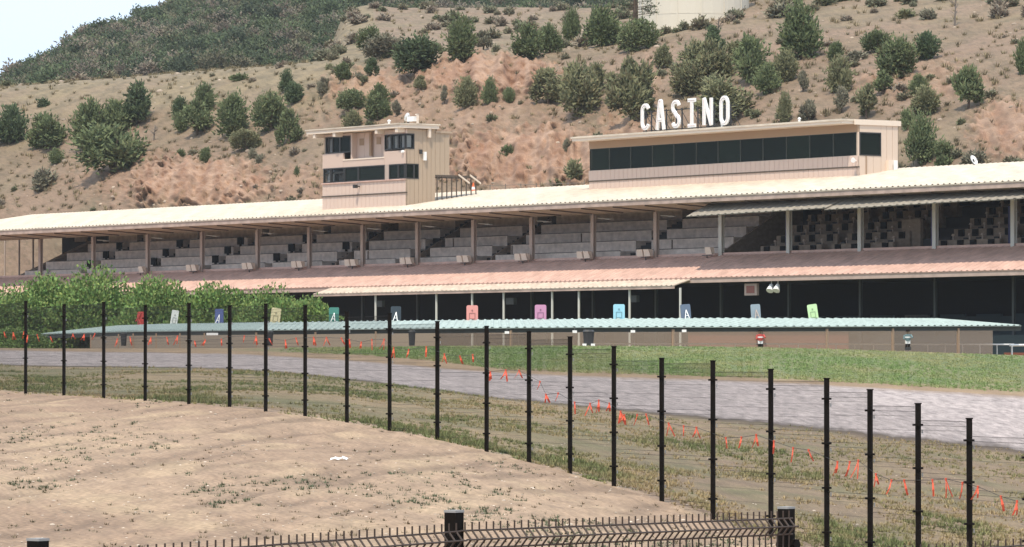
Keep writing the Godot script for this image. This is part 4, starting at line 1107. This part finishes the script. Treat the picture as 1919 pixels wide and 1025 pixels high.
func pennants():
	var fl := [[8, 628], [25, 630], [45, 628], [52, 635], [70, 634], [95, 637], [137, 631], [158, 633], [178, 631], [220, 642], [244, 640], [283, 640], [313, 640], [333, 638], [365, 645], [385, 643], [415, 642], [428, 638], [458, 637], [480, 639], [505, 641], [535, 647], [555, 641], [588, 641], [612, 640], [640, 640], [655, 645], [677, 648], [697, 646], [720, 646], [738, 661], [766, 664], [799, 660], [833, 673], [862, 675], [886, 673], [919, 705], [948, 704], [973, 702], [1012, 723], [1023, 747], [1046, 745], [1077, 765], [1106, 767], [1122, 762], [1142, 764], [1163, 783], [1170, 787], [1194, 788], [1211, 786], [1253, 805], [1281, 810], [1305, 812], [1360, 830], [1389, 830], [1417, 828], [1450, 838], [1486, 853], [1515, 855], [1569, 878], [1592, 880], [1608, 880], [1641, 900], [1670, 915], [1694, 915], [1747, 917], [1772, 916], [1803, 922], [1832, 925], [1875, 945], [1905, 955]]
	var p0 := at(900, 672, fd(900) - .1)
	var g := thing("ribbon_line", "sagging line of orange plastic ribbons tied along the tall mesh fence", "ribbon line", p0)
	var r := RandomNumberGenerator.new(); r.seed = 77
	var cord := begin(); var prev := Vector3.ZERO
	for i in fl.size():
		var d := fd(fl[i][0]) - .07
		var sc := d / F
		var ln: float = (.10 + .06 * r.randf()) * (1.0 + .35 * smoothstep(1000.0, 1900.0, float(fl[i][0])))
		var p := at(fl[i][0], fl[i][1] - ln * .5 / sc, d)
		if i > 0 and p.distance_to(prev) < 4: tube(cord, prev, p, .003, .003, 4, false)
		prev = p
		var s := begin()
		for e in (2 if r.randf() < .6 else 1):
			var sw: float = r.randf_range(-.05, .05) * (1.0 if e == 0 else 1.6); var ww := r.randf_range(.006, .014)
			var q := p + Vector3(sw * .5, -ln * .5, .02); var q2 := p + Vector3(sw * 1.1, -ln * r.randf_range(.8, 1.05), -.01)
			var sd := Vector3(ww, .004, ww * r.randf_range(-.6, .6))
			quad(s, p - sd * .5, p + sd * .5, q + sd, q - sd); quad(s, q - sd, q + sd, q2 + sd * .9, q2 - sd * .8)
		tube(s, p + Vector3(0, .01, 0), p - Vector3(0, .02, 0), .013, .009, 5)
		obj("ribbon", s, M.flag, g)
	obj("cord", cord, M.mesh, g)

func near_fence():
	# three panels of bent wire between square posts: [px, y of wire tips, depth]
	var ps := [[72.0, 17.2, 1013.0], [851.0, 19.33, 960.0], [1473.0, 21.5, 953.0], [2200.0, 24.3, 985.0]]
	var base := at(851, 960, 19.33)
	var g := thing("low_wire_fence", "dark bent-wire panel fence with square posts across the bottom edge", "fence", Vector3(base.x, ground(851, 19.33), base.z))
	var s: SurfaceTool
	for q in [[-900.0, 15.0, 1060.0]] + ps:
		var p := at(q[0], q[2], q[1]); var gy := ground(q[0], q[1])
		var yaw := Basis(Vector3.UP, .95)
		var e := .029
		s = begin()
		var c := []
		for k in [[-1, 1], [1, 1], [1, -1], [-1, -1]]: c.append(yaw * Vector3(k[0] * e, 0, k[1] * e))
		var lo := Vector3(p.x, gy - .2, p.z)
		hexa(s, lo + c[0], lo + c[1], p + c[1], p + c[0], lo + c[3], lo + c[2], p + c[2], p + c[3])
		var po := obj("post", s, M.black, g)
		s = begin(); var up := Vector3(0, .01, 0)
		hexa(s, p + c[0] * 1.06, p + c[1] * 1.06, p + c[1] * 1.06 + up, p + c[0] * 1.06 + up, p + c[3] * 1.06, p + c[2] * 1.06, p + c[2] * 1.06 + up, p + c[3] * 1.06 + up); obj("post_cap", s, M.cap, po)
	# panels: start px/y tip, end px/y tip
	var pans := [[[-900.0, 15.0, 1120.0], [72.0, 17.2, 1033.0]], [[72.0, 17.2, 1033.0], [851.0, 19.33, 979.0]], [[851.0, 19.33, 978.0], [1473.0, 21.5, 956.0]], [[1473.0, 21.5, 1034.0], [2200.0, 24.3, 990.0]]]
	for pn in pans:
		var a := at(pn[0][0], pn[0][2], pn[0][1]); var b := at(pn[1][0], pn[1][2], pn[1][1])
		var dir := b - a; var flat := Vector3(dir.x, 0, dir.z).normalized()
		var out := Vector3(-flat.z, 0, flat.x)     # towards the right-hand viewer side
		var n := 51
		var gy := (ground(pn[0][0], pn[0][1]) + ground(pn[1][0], pn[1][1])) * .5
		var L: float = minf(a.y, b.y) - gy - .05
		# profile down one wire: [drop, bend]
		var prof := [[0.0, 0.0], [.036, 0.0], [.073, .032], [.110, 0.0], [.32, 0.0], [.36, .032], [.40, 0.0], [.62, 0.0], [.66, .032], [.70, 0.0], [maxf(L, .9), 0.0]]
		var wires := begin()
		s = begin(); org = Vector3.ZERO
		for j in prof.size() - 1:
			tube(s, Vector3(0, -prof[j][0], 0) + out * prof[j][1], Vector3(0, -prof[j + 1][0], 0) + out * prof[j + 1][1], .0042, .0042, 6, j == 0)
		s.generate_normals(); var wm := s.commit()
		org = g.position
		for i in n:
			var p := a + dir * ((i + .6) / (n + .2)) + out * .034
			var o := meshobj("wire", wm, M.wire, g); o.position = p - org
		for k in [[.036, 0.0], [.073, .032], [.110, 0.0], [.32, 0.0], [.36, .032], [.40, 0.0], [.66, .032], [.9, 0.0]]:
			s = begin(); var off: Vector3 = out * (.034 + k[1]) + Vector3(0, -k[0], 0)
			tube(s, a + off + flat * .0, b + off - flat * .0, .0045, .0045, 6); obj("cross_wire", s, M.wire, g)
		s = begin()
		for q in [a, b]:
			var p: Vector3 = q + Vector3(0, -.16, 0)
			tube(s, p - out * .04, p + out * .06, .03, .03, 6); tube(s, p + Vector3(0, -.4, 0) - out * .04, p + Vector3(0, -.4, 0) + out * .06, .03, .03, 6)
		obj("clamps", s, M.black, g)

func tank():
	var p := hill_at(1302, 60); p = at(1300, 56, 318.0)
	var g := thing("water_tank", "large pale cylindrical metal tank on the hilltop behind the pine", "tank", p)
	var rad := 103.0 * 318.0 / F
	var s := begin()
	var n := 40
	for i in n:
		var a0 := TAU * i / n; var a1 := TAU * (i + 1) / n
		var d0 := Vector3(sin(a0), 0, cos(a0)) * rad; var d1 := Vector3(sin(a1), 0, cos(a1)) * rad
		quad(s, p + d0 + Vector3(0, 6, 0), p + d1 + Vector3(0, 6, 0), p + d1 - Vector3(0, 1.5, 0), p + d0 - Vector3(0, 1.5, 0))
		tri(s, p + Vector3(0, 6.6, 0), p + d0 + Vector3(0, 6, 0), p + d1 + Vector3(0, 6, 0))
	obj("shell", s, M.tank, g)
	for i in 14:
		var a := TAU * (i + .25) / 14; var c := p + Vector3(sin(a), 0, cos(a)) * (rad + .005); var t := Vector3(cos(a), 0, -sin(a)) * .05; var o := Vector3(sin(a), 0, cos(a)) * .035
		s = begin(); hexa(s, c - t - Vector3(0, 1, 0) + o, c + t - Vector3(0, 1, 0) + o, c + t + Vector3(0, 5.9, 0) + o, c - t + Vector3(0, 5.9, 0) + o, c - t - Vector3(0, 1, 0), c + t - Vector3(0, 1, 0), c + t + Vector3(0, 5.9, 0), c - t + Vector3(0, 5.9, 0)); obj("seam", s, M.tank, g)
	for h in [.9, 2.6, 4.3]:
		s = begin()
		for i in n:
			var a0 := TAU * i / n; var a1 := TAU * (i + 1) / n
			var d0 := Vector3(sin(a0), 0, cos(a0)); var d1 := Vector3(sin(a1), 0, cos(a1))
			quad(s, p + d0 * (rad + .02) + Vector3(0, h + .03, 0), p + d1 * (rad + .02) + Vector3(0, h + .03, 0), p + d1 * (rad + .02) + Vector3(0, h, 0), p + d0 * (rad + .02) + Vector3(0, h, 0))
		obj("ring_seam", s, M.tank, g)
	# tall pine in front of it
	var q := hill_at(1190, 88)
	var t := thing("pine_tree", "tall sparse pine with bare dark trunk in front of the pale tank", "tree", q)
	s = begin(); tube(s, q - Vector3(0, .2, 0), q + Vector3(.05, 6.2, 0), .2, .08, 7); obj("trunk", s, M.bark, t)
	var r := RandomNumberGenerator.new(); r.seed = 5
	var br := begin(); var nd := begin()
	for i in 30:
		var h := r.randf_range(1.9, 6.2); var a := r.randf() * TAU
		var ln := lerpf(1.7, .7, (h - 1.9) / 4.3) * r.randf_range(.7, 1.1)
		var b := q + Vector3(0, h, 0); var e := b + Vector3(cos(a) * ln, -.05 + r.randf() * .3, sin(a) * ln)
		tube(br, b, e, .03, .012, 4)
		for k in 42:
			var c := b.lerp(e, r.randf_range(.5, 1.05)) + Vector3(r.randfn(), r.randfn() * .6, r.randfn()) * .13
			var dr := (e - b).normalized() + Vector3(r.randfn(), r.randfn() + .4, r.randfn()) * .7; dr = dr.normalized() * .16
			var sd := dr.cross(Vector3(r.randfn(), r.randfn(), r.randfn())).normalized() * .035
			nd.set_color(Color(1, 1, 1) * r.randf_range(.7, 1.3)); tri(nd, c - sd, c + sd, c + dr)
	obj("branches", br, M.bark, t)
	var m := vmat(.8); m.albedo_color = Color(.06, .085, .04).linear_to_srgb()
	obj("needles", nd, m, t)

func leafy(seed_: int, w: float, h: float, dpt: float, n: int) -> ArrayMesh:
	var r := RandomNumberGenerator.new(); r.seed = seed_
	var s := begin(); org = Vector3.ZERO
	var lobes := []
	for i in 22:
		var a := r.randf() * TAU; var q := sqrt(r.randf()) * .8
		var c := Vector3(cos(a) * q * w * .42, 0, sin(a) * q * dpt * .42)
		var top := h * sqrt(maxf(0.05, 1.0 - q * q)) * r.randf_range(.78, 1.0)
		c.y = top - .55 * h * .5; lobes.append([c, w * r.randf_range(.14, .22), h * .3, r.randf_range(.85, 1.15)])
		lobes.append([Vector3(c.x * 1.1, h * .22, c.z * 1.1), w * .16, h * .3, r.randf_range(.75, 1.1)])
	for i in n:
		var l: Array = lobes[r.randi() % lobes.size()]
		var dir := Vector3(r.randfn(), r.randfn(), r.randfn()).normalized()
		var p: Vector3 = l[0] + Vector3(dir.x * l[1], dir.y * l[2], dir.z * l[1]) * pow(r.randf(), .3) * (1.12 if r.randf() < .06 else 1.0)
		if p.y < .03: p.y = .03 + r.randf() * .3
		var up := (dir + Vector3(r.randfn(), r.randfn() + .5, r.randfn()) * .8).normalized()
		var sd := up.cross(Vector3(r.randfn(), r.randfn(), r.randfn())).normalized() * r.randf_range(.04, .075)
		var ln := r.randf_range(.11, .2)
		var g: float = r.randf_range(.65, 1.35) * l[3]
		s.set_color(Color(.15 * g * r.randf_range(.8, 1.25), .235 * g, .06 * g))
		var k := up.cross(sd).normalized() * .02
		tri(s, p, p + up * ln * .5 + sd + k, p + up * ln); tri(s, p, p + up * ln, p + up * ln * .5 - sd + k)
	s.generate_normals()
	return s.commit()
func bushes():
	var a := leafy(31, 6.8, 4.0, 4.8, 34000); var b := leafy(32, 6.4, 3.4, 4.6, 30000)
	var list := [[10, 545, 243.0, a, 1.0, .82, "bright green bush at the left edge beside the dirt track"], [95, 526, 246.0, b, 1.0, 1.2, "rounded green bush second from the left before the stand"], [190, 515, 243.0, a, 1.15, .97, "tallest leafy green bush below the stand's second and third columns"], [300, 531, 238.0, b, 1.0, 1.02, "green bush behind the red and white boards"], [405, 543, 232.0, b, 1.0, .98, "green bush behind the blue board"], [505, 549, 226.0, a, .9, .78, "leafy green bush behind the yellow board"], [585, 566, 220.0, b, .72, .82, "smallest green bush at the right end behind the green board"], [30, 620, 232.0, b, .8, .55, "low dark shrub at the left edge on the track side"]]
	for q in list:
		var n := Node3D.new(); n.name = numbered("leafy_bush"); add_child(n)
		var p := at(q[0], 660, q[2]); p.y = CAMY - .4
		if q[0] < 100: p.y = CAMY - .1
		n.position = p; n.rotation.y = q[0] * .37; n.scale = Vector3(q[4], (at(q[0], q[1], q[2]).y - p.y) / q[3].get_aabb().end.y * 1.15, q[4])
		meshobj("foliage", q[3], M.leaf, n)
		var s := begin(); org = Vector3.ZERO
		for k in 5:
			var an := TAU * k / 5; tube(s, Vector3(cos(an) * .2, -.1, sin(an) * .2), Vector3(cos(an) * .9, 1.9, sin(an) * .7), .06, .02, 5)
		obj("stems", s, M.bark, n)
		tag(n, q[6], "bush", "green bushes in front of the grandstand")

func trees():
	var T := [
		["round", "deep", 18, 270, 66, 72, "dark juniper cut by the left edge of the photo"], ["broad", "dark", 86, 280, 82, 67, "wide juniper right of the one at the left edge"], ["round", "green", 105, 307, 32, 28, "small green juniper just below the wide left juniper"],
		["shrub", "grey", 82, 352, 52, 40, "grey-green scrub low on the left bank near the roof"], ["shrub", "deep", 82, 196, 29, 16, "small dark bush alone on the straw slope, upper left"], ["tall", "dark", 172, 276, 80, 98, "tall juniper at the left of the largest clump"],
		["round", "green", 216, 250, 62, 62, "juniper in the middle of the largest clump"], ["ragged", "deep", 258, 232, 78, 76, "ragged dark juniper at the upper right of the largest clump"], ["broad", "green", 212, 322, 132, 90, "broad low juniper, biggest crown on the left bank"],
		["tall", "deep", 337, 221, 36, 44, "narrow dark juniper left of the pointed one"], ["tall", "dark", 382, 207, 48, 58, "pointed juniper behind the forked-trunk juniper"], ["sparse", "green", 368, 252, 74, 64, "open juniper with a forked trunk showing"], ["round", "green", 340, 246, 36, 40, "small juniper hugging the forked-trunk juniper's left side"],
		["round", "dark", 440, 252, 68, 73, "neat rounded juniper midway between clump and tower"], ["broad", "olive", 463, 281, 58, 38, "low olive shrub below the neat rounded juniper"], ["broad", "green", 508, 243, 68, 70, "bushy juniper left of the tower, behind the lower one"], ["ragged", "green", 541, 270, 56, 68, "ragged juniper nearest the tower's left eave"],
		["tall", "deep", 536, 170, 34, 38, "dark spire juniper high left of the tower"], ["round", "deep", 550, 193, 40, 40, "dark round juniper under the spire, left of tower"], ["round", "dark", 385, 301, 27, 28, "small juniper on the lip of the left red cut"], ["shrub", "dark", 339, 294, 16, 14, "tiny bush above the left end of the red cut"],
		["shrub", "grey", 488, 305, 19, 20, "small grey bush above the right end of the left red cut"], ["shrub", "dark", 450, 149, 30, 15, "low dark bush on the straw crest"], ["ragged", "grey", 606, 177, 30, 32, "little grey-green juniper at the head of the tower slope"], ["shrub", "grey", 473, 298, 17, 22, "thin upright scrub above the left red cut"],
		["shrub", "dark", 556, 329, 13, 18, "tiny dark bush left of the tower's window band"], ["shrub", "olive", 617, 128, 19, 13, "tiny olive tuft on the crest above the tower"], ["shrub", "dark", 437, 148, 18, 9, "flat bush on the crest beside the low dark bush"],
		["round", "dark", 643, 156, 36, 32, "round juniper on the slope edge above the tower"], ["ragged", "deep", 697, 140, 30, 32, "dark juniper beside the upper red cut's left end"], ["shrub", "grey", 672, 152, 20, 16, "grey brush on the upper red cut's left edge"], ["broad", "green", 655, 209, 52, 36, "low juniper directly above the tower's left roof"],
		["tall", "dark", 709, 196, 40, 44, "upright juniper above the tower's middle"], ["ragged", "green", 708, 226, 54, 50, "wide ragged juniper just above the tower roof"], ["sparse", "grey", 742, 219, 20, 32, "thin grey juniper above the rooftop dish"], ["round", "olive", 660, 241, 34, 34, "olive juniper touching the tower roof"],
		["broad", "deep", 780, 139, 98, 68, "broad dark juniper at the left shoulder of the knoll"], ["tall", "dark", 864, 113, 68, 82, "tallest dark juniper on the knoll's left crest"], ["sparse", "olive", 788, 171, 30, 26, "sparse olive scrub on the upper red cut"], ["round", "olive", 873, 205, 44, 57, "olive juniper alone between the two red cuts"],
		["tall", "green", 918, 198, 32, 46, "narrow green juniper right of the lone olive one"], ["round", "green", 954, 192, 25, 27, "small round juniper, last of the three between red cuts"], ["sparse", "grey", 833, 194, 20, 32, "wispy shrub left of the lone olive juniper"], ["round", "dark", 986, 113, 64, 60, "dark juniper in the middle of the knoll crest"],
		["tall", "dark", 1030, 99, 48, 60, "dark juniper right of the middle crest one"], ["tall", "dark", 1071, 77, 38, 60, "slender juniper standing alone on the knoll's crest"], ["round", "dark", 1130, 86, 72, 72, "full dark juniper left of the pine"], ["broad", "green", 1192, 94, 74, 60, "broad juniper at the foot of the pine"],
		["ragged", "olive", 1028, 196, 72, 68, "olive thicket left of the slope above the lounge's left end"], ["broad", "olive", 1084, 216, 88, 98, "big olive tree left of the letters"], ["sparse", "olive", 1150, 202, 56, 66, "open olive tree between two thickets left of the letters"], ["ragged", "olive", 1186, 227, 98, 116, "tall olive tree directly left of the letter C"],
		["shrub", "dark", 951, 284, 25, 21, "single dark bush growing in the lower red cut"], ["shrub", "olive", 1076, 337, 36, 38, "olive bush at the lounge's left wall"], ["shrub", "grey", 1062, 279, 16, 23, "grey scrub above the lounge's left eave"], ["shrub", "olive", 1045, 349, 32, 16, "low scrub along the roof left of the lounge"],
		["round", "olive", 1243, 129, 38, 44, "small olive juniper on the cut right of the pine"], ["ragged", "deep", 1337, 97, 48, 50, "dark tangled juniper below the tank"], ["broad", "olive", 1325, 157, 92, 84, "broad olive juniper below the tangled dark one"], ["round", "green", 1405, 154, 78, 88, "full green juniper right of the tank's foot"],
		["tall", "green", 1441, 174, 52, 62, "green juniper with short trunk right of the full one"], ["broad", "olive", 1352, 226, 130, 84, "wide olive thicket behind the letters I N O"], ["tall", "dark", 1500, 110, 84, 106, "largest dark juniper on the right hillside"], ["round", "dark", 1567, 113, 34, 36, "small juniper right of the largest dark one"],
		["broad", "dark", 1648, 95, 56, 40, "low dark juniper high on the right hillside"], ["broad", "green", 1680, 148, 78, 76, "juniper below the low dark one, right hillside"], ["round", "deep", 1738, 113, 58, 52, "dark round juniper on bare ground, right hillside"], ["tall", "olive", 1573, 174, 60, 76, "upright olive juniper in the middle of the right hillside"],
		["sparse", "grey", 1578, 209, 36, 48, "grey half-dead juniper with bare trunk"], ["sparse", "green", 1815, 204, 64, 78, "lollipop juniper with bare trunk near the right edge"], ["round", "olive", 1735, 213, 60, 54, "olive juniper above the lounge's right end"], ["tall", "green", 1720, 174, 38, 40, "green juniper between the olive one and the bare ground"],
		["tall", "green", 1728, 308, 66, 94, "tall green juniper directly right of the lounge's end wall"], ["sparse", "olive", 1624, 222, 56, 66, "thin olive shrub above the lounge's right roof"], ["tall", "olive", 1472, 229, 38, 52, "upright olive shrub right of the letter O"], ["sparse", "grey", 1516, 231, 38, 44, "grey-green shrub above the lounge's window band"],
		["tall", "dark", 1918, 137, 34, 72, "dark juniper cut by the right edge of the photo"], ["shrub", "dark", 1768, 313, 38, 26, "dark shrub along the roof right of the tall green juniper"], ["shrub", "grey", 1825, 309, 50, 32, "grey brush behind the dish at right"], ["sparse", "grey", 1505, 173, 30, 38, "wispy shrub below the largest dark juniper"],
		["broad", "olive", 1290, 178, 78, 66, "olive thicket on the slope right of the pine, above the letter S"], ["ragged", "olive", 1378, 118, 46, 42, "grey-olive juniper just below the tank's right corner"], ["round", "olive", 1470, 152, 52, 58, "olive juniper under the largest dark juniper's left side"], ["tall", "green", 1700, 240, 36, 34, "small green shrub left of the lounge's end wall"], ["broad", "olive", 1112, 178, 56, 60, "olive tree under the full dark crest juniper"], ["ragged", "grey", 1210, 190, 40, 54, "grey-olive tree right above the letter C"], ["sparse", "green", 1655, 178, 44, 42, "open green shrub below the paired right-hill junipers"], ["broad", "grey", 720, 108, 70, 44, "grey-green scrub oak behind the knoll's left shoulder"], ["broad", "dark", 690, 92, 56, 44, "dark scrub oak at the edge of the far forest"], ["sparse", "grey", 905, 92, 46, 34, "grey brush between two crest junipers"], ["shrub", "grey", 606, 165, 28, 16, "grey brush on the straw crest above the tower"], ["broad", "green", 1770, 300, 44, 40, "green shrub right of the tall green juniper"],
		["shrub", "grey", 1606, 111, 46, 20, "grey dead brush pile on the right hillside"], ["shrub", "grey", 1470, 30, 60, 30, "pale brush at the top right of the tank"], ["shrub", "olive", 1700, 30, 40, 20, "low olive brush near the top of the right hillside"], ["shrub", "grey", 1740, 35, 36, 22, "grey brush beside the bare tree at top right"]]
	for t in T:
		tree(t[0], t[1], t[2], t[3], t[4], t[5], t[6], "shrub" if t[0] == "shrub" else "tree", "scrub_bush" if t[0] == "shrub" else "juniper_tree")
	bare_tree(288, 265, 26, "small bare tree right of the broad low juniper")
	bare_tree(1790, 48, 70, "bare dead tree at the top of the right hillside")
	bare_tree(1345, 70, 40, "bare snag in front of the tank's right half")

func stuff():
	# forest on the far hill: reads as one mass
	var list := [[], [], []]
	var r := RandomNumberGenerator.new(); r.seed = 404
	var tones := [Color(.075, .105, .05), Color(.10, .13, .062), Color(.15, .145, .09), Color(.20, .17, .13), Color(.065, .09, .05)]
	for i in 7200:
		var px := r.randf_range(-220, 1420); var v := pow(r.randf(), .9)
		if px > 640 and v < .1: continue
		var p := far_point(px, v)
		var n := noise.get_noise_2d(p.x * 2.2, p.z * 2.2)
		if n < -.33 and r.randf() < .8: continue
		var h := r.randf_range(1.8, 4.2); var w := h * r.randf_range(.95, 1.5)
		var c: Color = tones[r.randi() % 5] if r.randf() < .8 else tones[0]
		list[r.randi() % 3].append([Transform3D(Basis(Vector3.UP, r.randf() * TAU).scaled(Vector3(w, h, w)), p - Vector3(0, .2, 0)), c * r.randf_range(.8, 1.2)])
	var fm := vmat(.9)
	var shapes := [crown_mesh(71, [[0, .5, 0, .46, .46, .46], [.2, .36, 0, .28, .3, .3]], 1000, .075, Color(1, 1, 1), .35, .3), crown_mesh(72, [[0, .45, 0, .42, .4, .42], [0, .72, 0, .26, .28, .26]], 1000, .075, Color(1, 1, 1), .35, .3), crown_mesh(73, [[-.2, .45, 0, .28, .4, .32], [.2, .5, 0, .3, .42, .3]], 900, .08, Color(1, 1, 1), .4, .3)]
	for k in 3: scatter("forest", shapes[k], fm, list[k])
	# brush and bunch grass on the near hillside
	var brush := []; var bunch := []; var rocks := []
	for i in 4600:
		var px := r.randf_range(-250, 2150); var lv := hill_levels(px); var v := r.randf_range(.9, 3.98)
		var q := hill_point(px, v, lv); var p: Vector3 = q[0]; var y: float = q[1]
		var cm: float = q[2]
		if cm > .5 and r.randf() < .8: continue
		var far := v > 3.05
		var kind_ := r.randf()
		if kind_ < (.26 if far and px > 600 else .065):
			if px < 620 and r.randf() < .6: continue
			var h := r.randf_range(.25, .65) * (1.6 if far else 1.0); var w := h * r.randf_range(1.1, 1.8)
			var c: Color = [Color(.15, .165, .09), Color(.21, .2, .13), Color(.19, .195, .125), Color(.25, .215, .165)][r.randi() % 4]
			brush.append([Transform3D(Basis(Vector3.UP, r.randf() * TAU).scaled(Vector3(w, h, w)), p - Vector3(0, .08, 0)), c])
		elif kind_ < .8:
			var h := r.randf_range(.18, .42)
			var c := Color(.36, .29, .175).lerp(Color(.19, .165, .1), r.randf())
			bunch.append([Transform3D(Basis(Vector3.UP, r.randf() * TAU).scaled(Vector3(h * 1.1, h, h * 1.1)), p), c])
		elif r.randf() < .5:
			var h := r.randf_range(.04, .12) * (1.8 if r.randf() < .1 else 1.0)
			rocks.append([Transform3D(Basis(Vector3(r.randf(), 1, r.randf()).normalized(), r.randf() * TAU).scaled(Vector3(h * 1.4, h, h)), p), Color(.42, .34, .27) * r.randf_range(.6, 1.2)])
	# denser scrub on the pale slope behind the knoll and right of the tank
	scatter("hillside_brush", crown_mesh(74, [[0, .35, 0, .45, .5, .45]], 240, .24, Color(1, 1, 1), .45), fm, brush)
	scatter("bunch_grass", tuft_mesh(1, 14, .5), M.tuft, bunch)
	var sm := SphereMesh.new(); sm.radius = 1; sm.height = 2; sm.radial_segments = 6; sm.rings = 3
	scatter("hillside_stones", sm, vmat(.95), rocks)
	# weeds in the field
	var tuft := tuft_mesh(2, 9, .45); var tuft2 := tuft_mesh(3, 12, .8)
	var weeds := []; var sandweeds := []; var grass := []; var pebbles := []
	for i in 46000:
		var px := r.randf_range(-120, 2040); var t := r.randf()
		var a := gd(px, 3); var b := gd(px, 4); var d := 1.0 / lerpf(1.0 / a, 1.0 / b, t)
		var x := (px - CX) / F * d
		var n := noise.get_noise_2d(x * 7.0 + 90, d * 2.4) + noise.get_noise_2d(x * 33.0, d * 11.0) * .6
		if n < .02 + r.randf_range(-.25, .25): continue
		if d < a + 1.5 and r.randf() < .6: continue
		var green := clampf(.45 + n * 1.6 + noise.get_noise_2d(x * 5.0 + 9, d * 1.3) * 1.3 - .32 * smoothstep(1050, 1400, px) - .1, 0, 1)
		var c := Color(.47, .36, .20).lerp(Color(.185, .215, .085), green if r.randf() < .85 else r.randf())
		var h := r.randf_range(.03, .085) * (1.3 if n > .35 else 1.0)
		weeds.append([Transform3D(Basis(Vector3.UP, r.randf() * TAU).scaled(Vector3(h * 1.1, h, h * 1.1)), Vector3(x, ground(px, d) - .01, -d)), c * r.randf_range(.8, 1.2)])
	for i in 16000:
		var px := r.randf_range(-120, 1700)
		var a := 32.0; var b := gd(px, 3); var d := 1.0 / lerpf(1.0 / a, 1.0 / b, r.randf())
		var x := (px - CX) / F * d
		var n := noise.get_noise_2d(x * 14.0 + 300, d * 3.4)
		if n < .2 and r.randf() < .9: continue
		if n >= .2 and r.randf() < .55: continue
		var c := Color(.10, .105, .06).lerp(Color(.19, .14, .085), r.randf())
		if n > .2: c = Color(.105, .125, .075)
		var h := r.randf_range(.018, .045) * (1.2 if n > .2 else 1.0)
		sandweeds.append([Transform3D(Basis(Vector3.UP, r.randf() * TAU).scaled(Vector3(h * 1.3, h, h * 1.3)), Vector3(x, ground(px, d) - .005, -d)), c])
	for i in 42000:
		var px := r.randf_range(520, 2040); var t := r.randf_range(.1, 1.0)
		var a := gd(px, 5); var b := gd(px, 6); var d := 1.0 / lerpf(1.0 / a, 1.0 / b, t)
		if t < .1 + .35 * smoothstep(1000.0, 650.0, px): continue
		if px < 700 and r.randf() > (px - 520) / 180.0: continue
		var x := (px - CX) / F * d
		var c := Color(.21, .30, .105).lerp(Color(.35, .35, .16), clampf(.3 + noise.get_noise_2d(x * 8, d * 3) * 1.8 + r.randf_range(-.2, .2), 0, 1))
		var h := r.randf_range(.03, .075)
		grass.append([Transform3D(Basis(Vector3.UP, r.randf() * TAU).scaled(Vector3(h * 1.6, h, h * 1.6)), Vector3(x, ground(px, d) - .01, -d)), c])
	for i in 2200:
		var px := r.randf_range(-60, 1980); var d := 1.0 / lerpf(1.0 / 33.0, 1.0 / gd(px, 4), r.randf())
		var h := r.randf_range(.004, .011) * (1.9 if r.randf() < .06 else 1.0)
		pebbles.append([Transform3D(Basis(Vector3.UP, r.randf() * TAU).scaled(Vector3(h * 1.5, h * .8, h)), Vector3((px - CX) / F * d, ground(px, d), -d)), Color(.5, .43, .36) * r.randf_range(.5, 1.5)])
	scatter("field_weeds", tuft, M.tuft, weeds); scatter("sparse_weeds", tuft2, M.tuft, sandweeds); scatter("lawn_grass", tuft2, M.tuft, grass); scatter("pebbles", sm, vmat(.95), pebbles)

func small_things():
	var s: SurfaceTool
	# litter
	var d := 46.0
	while at(635, 862, d).y > ground(635, d) and d < 90: d += .1
	var p := at(635, 862, d); p.y = ground(635, d)
	s = begin(); org = p
	var pts := [[-.1, .01, 0], [-.05, .028, .03], [0, .012, -.02], [.04, .035, .02], [.1, .012, 0]]
	for i in 4:
		var a := p + Vector3(pts[i][0], pts[i][1], pts[i][2]); var b := p + Vector3(pts[i + 1][0], pts[i + 1][1], pts[i + 1][2])
		quad(s, a, b, b + Vector3(0.01, .006 * (i % 2), -.16), a + Vector3(0, .012, -.14)); quad(s, a, b, b + Vector3(0, -.012, .05), a + Vector3(0, -.01, .04))
	var o := obj("plastic_scrap", s, M.white); o.position = p; tag(o, "crumpled white plastic scrap on the bare soil left of centre", "litter")
	# marker cone beside the tower stair
	var c := fb(887, 358, -10.6); c.y = 10.05
	var n := thing("traffic_cone", "orange and white cone behind the roof right of the tower", "traffic cone", c, FR)
	s = begin(); bx(s, c.x - .2, c.x + .2, c.y, c.y + .05, c.z - .2, c.z + .2); obj("base", s, M.orange, n)
	s = begin(); tube(s, c + Vector3(0, .05, 0), c + Vector3(0, .3, 0), .16, .11, 10); tube(s, c + Vector3(0, .46, 0), c + Vector3(0, .7, 0), .08, .03, 10); obj("body", s, M.orange, n)
	s = begin(); tube(s, c + Vector3(0, .3, 0), c + Vector3(0, .46, 0), .112, .082, 10); obj("white_band", s, M.white, n)
	# rope rail on the bank behind the roof
	var a := fb(890, 346, -12.0); var e := fb(1095, 340, -12.0)
	var rn := thing("rope_rail", "thin rail of posts along the bank between tower and lounge", "rail", Vector3(a.x, 10.0, -12.0), FR)
	for i in 8:
		var q := a.lerp(e, i / 7.0); s = begin(); tube(s, Vector3(q.x, 9.8, -12), q, .03, .03, 5); obj("post", s, M.bark_grey, rn)
		if i < 7:
			var q2 := a.lerp(e, (i + 1) / 7.0); s = begin(); tube(s, q - Vector3(0, .08, 0), q2 - Vector3(0, .08, 0), .015, .015, 4, false); obj("rope", s, M.bark_grey, rn)
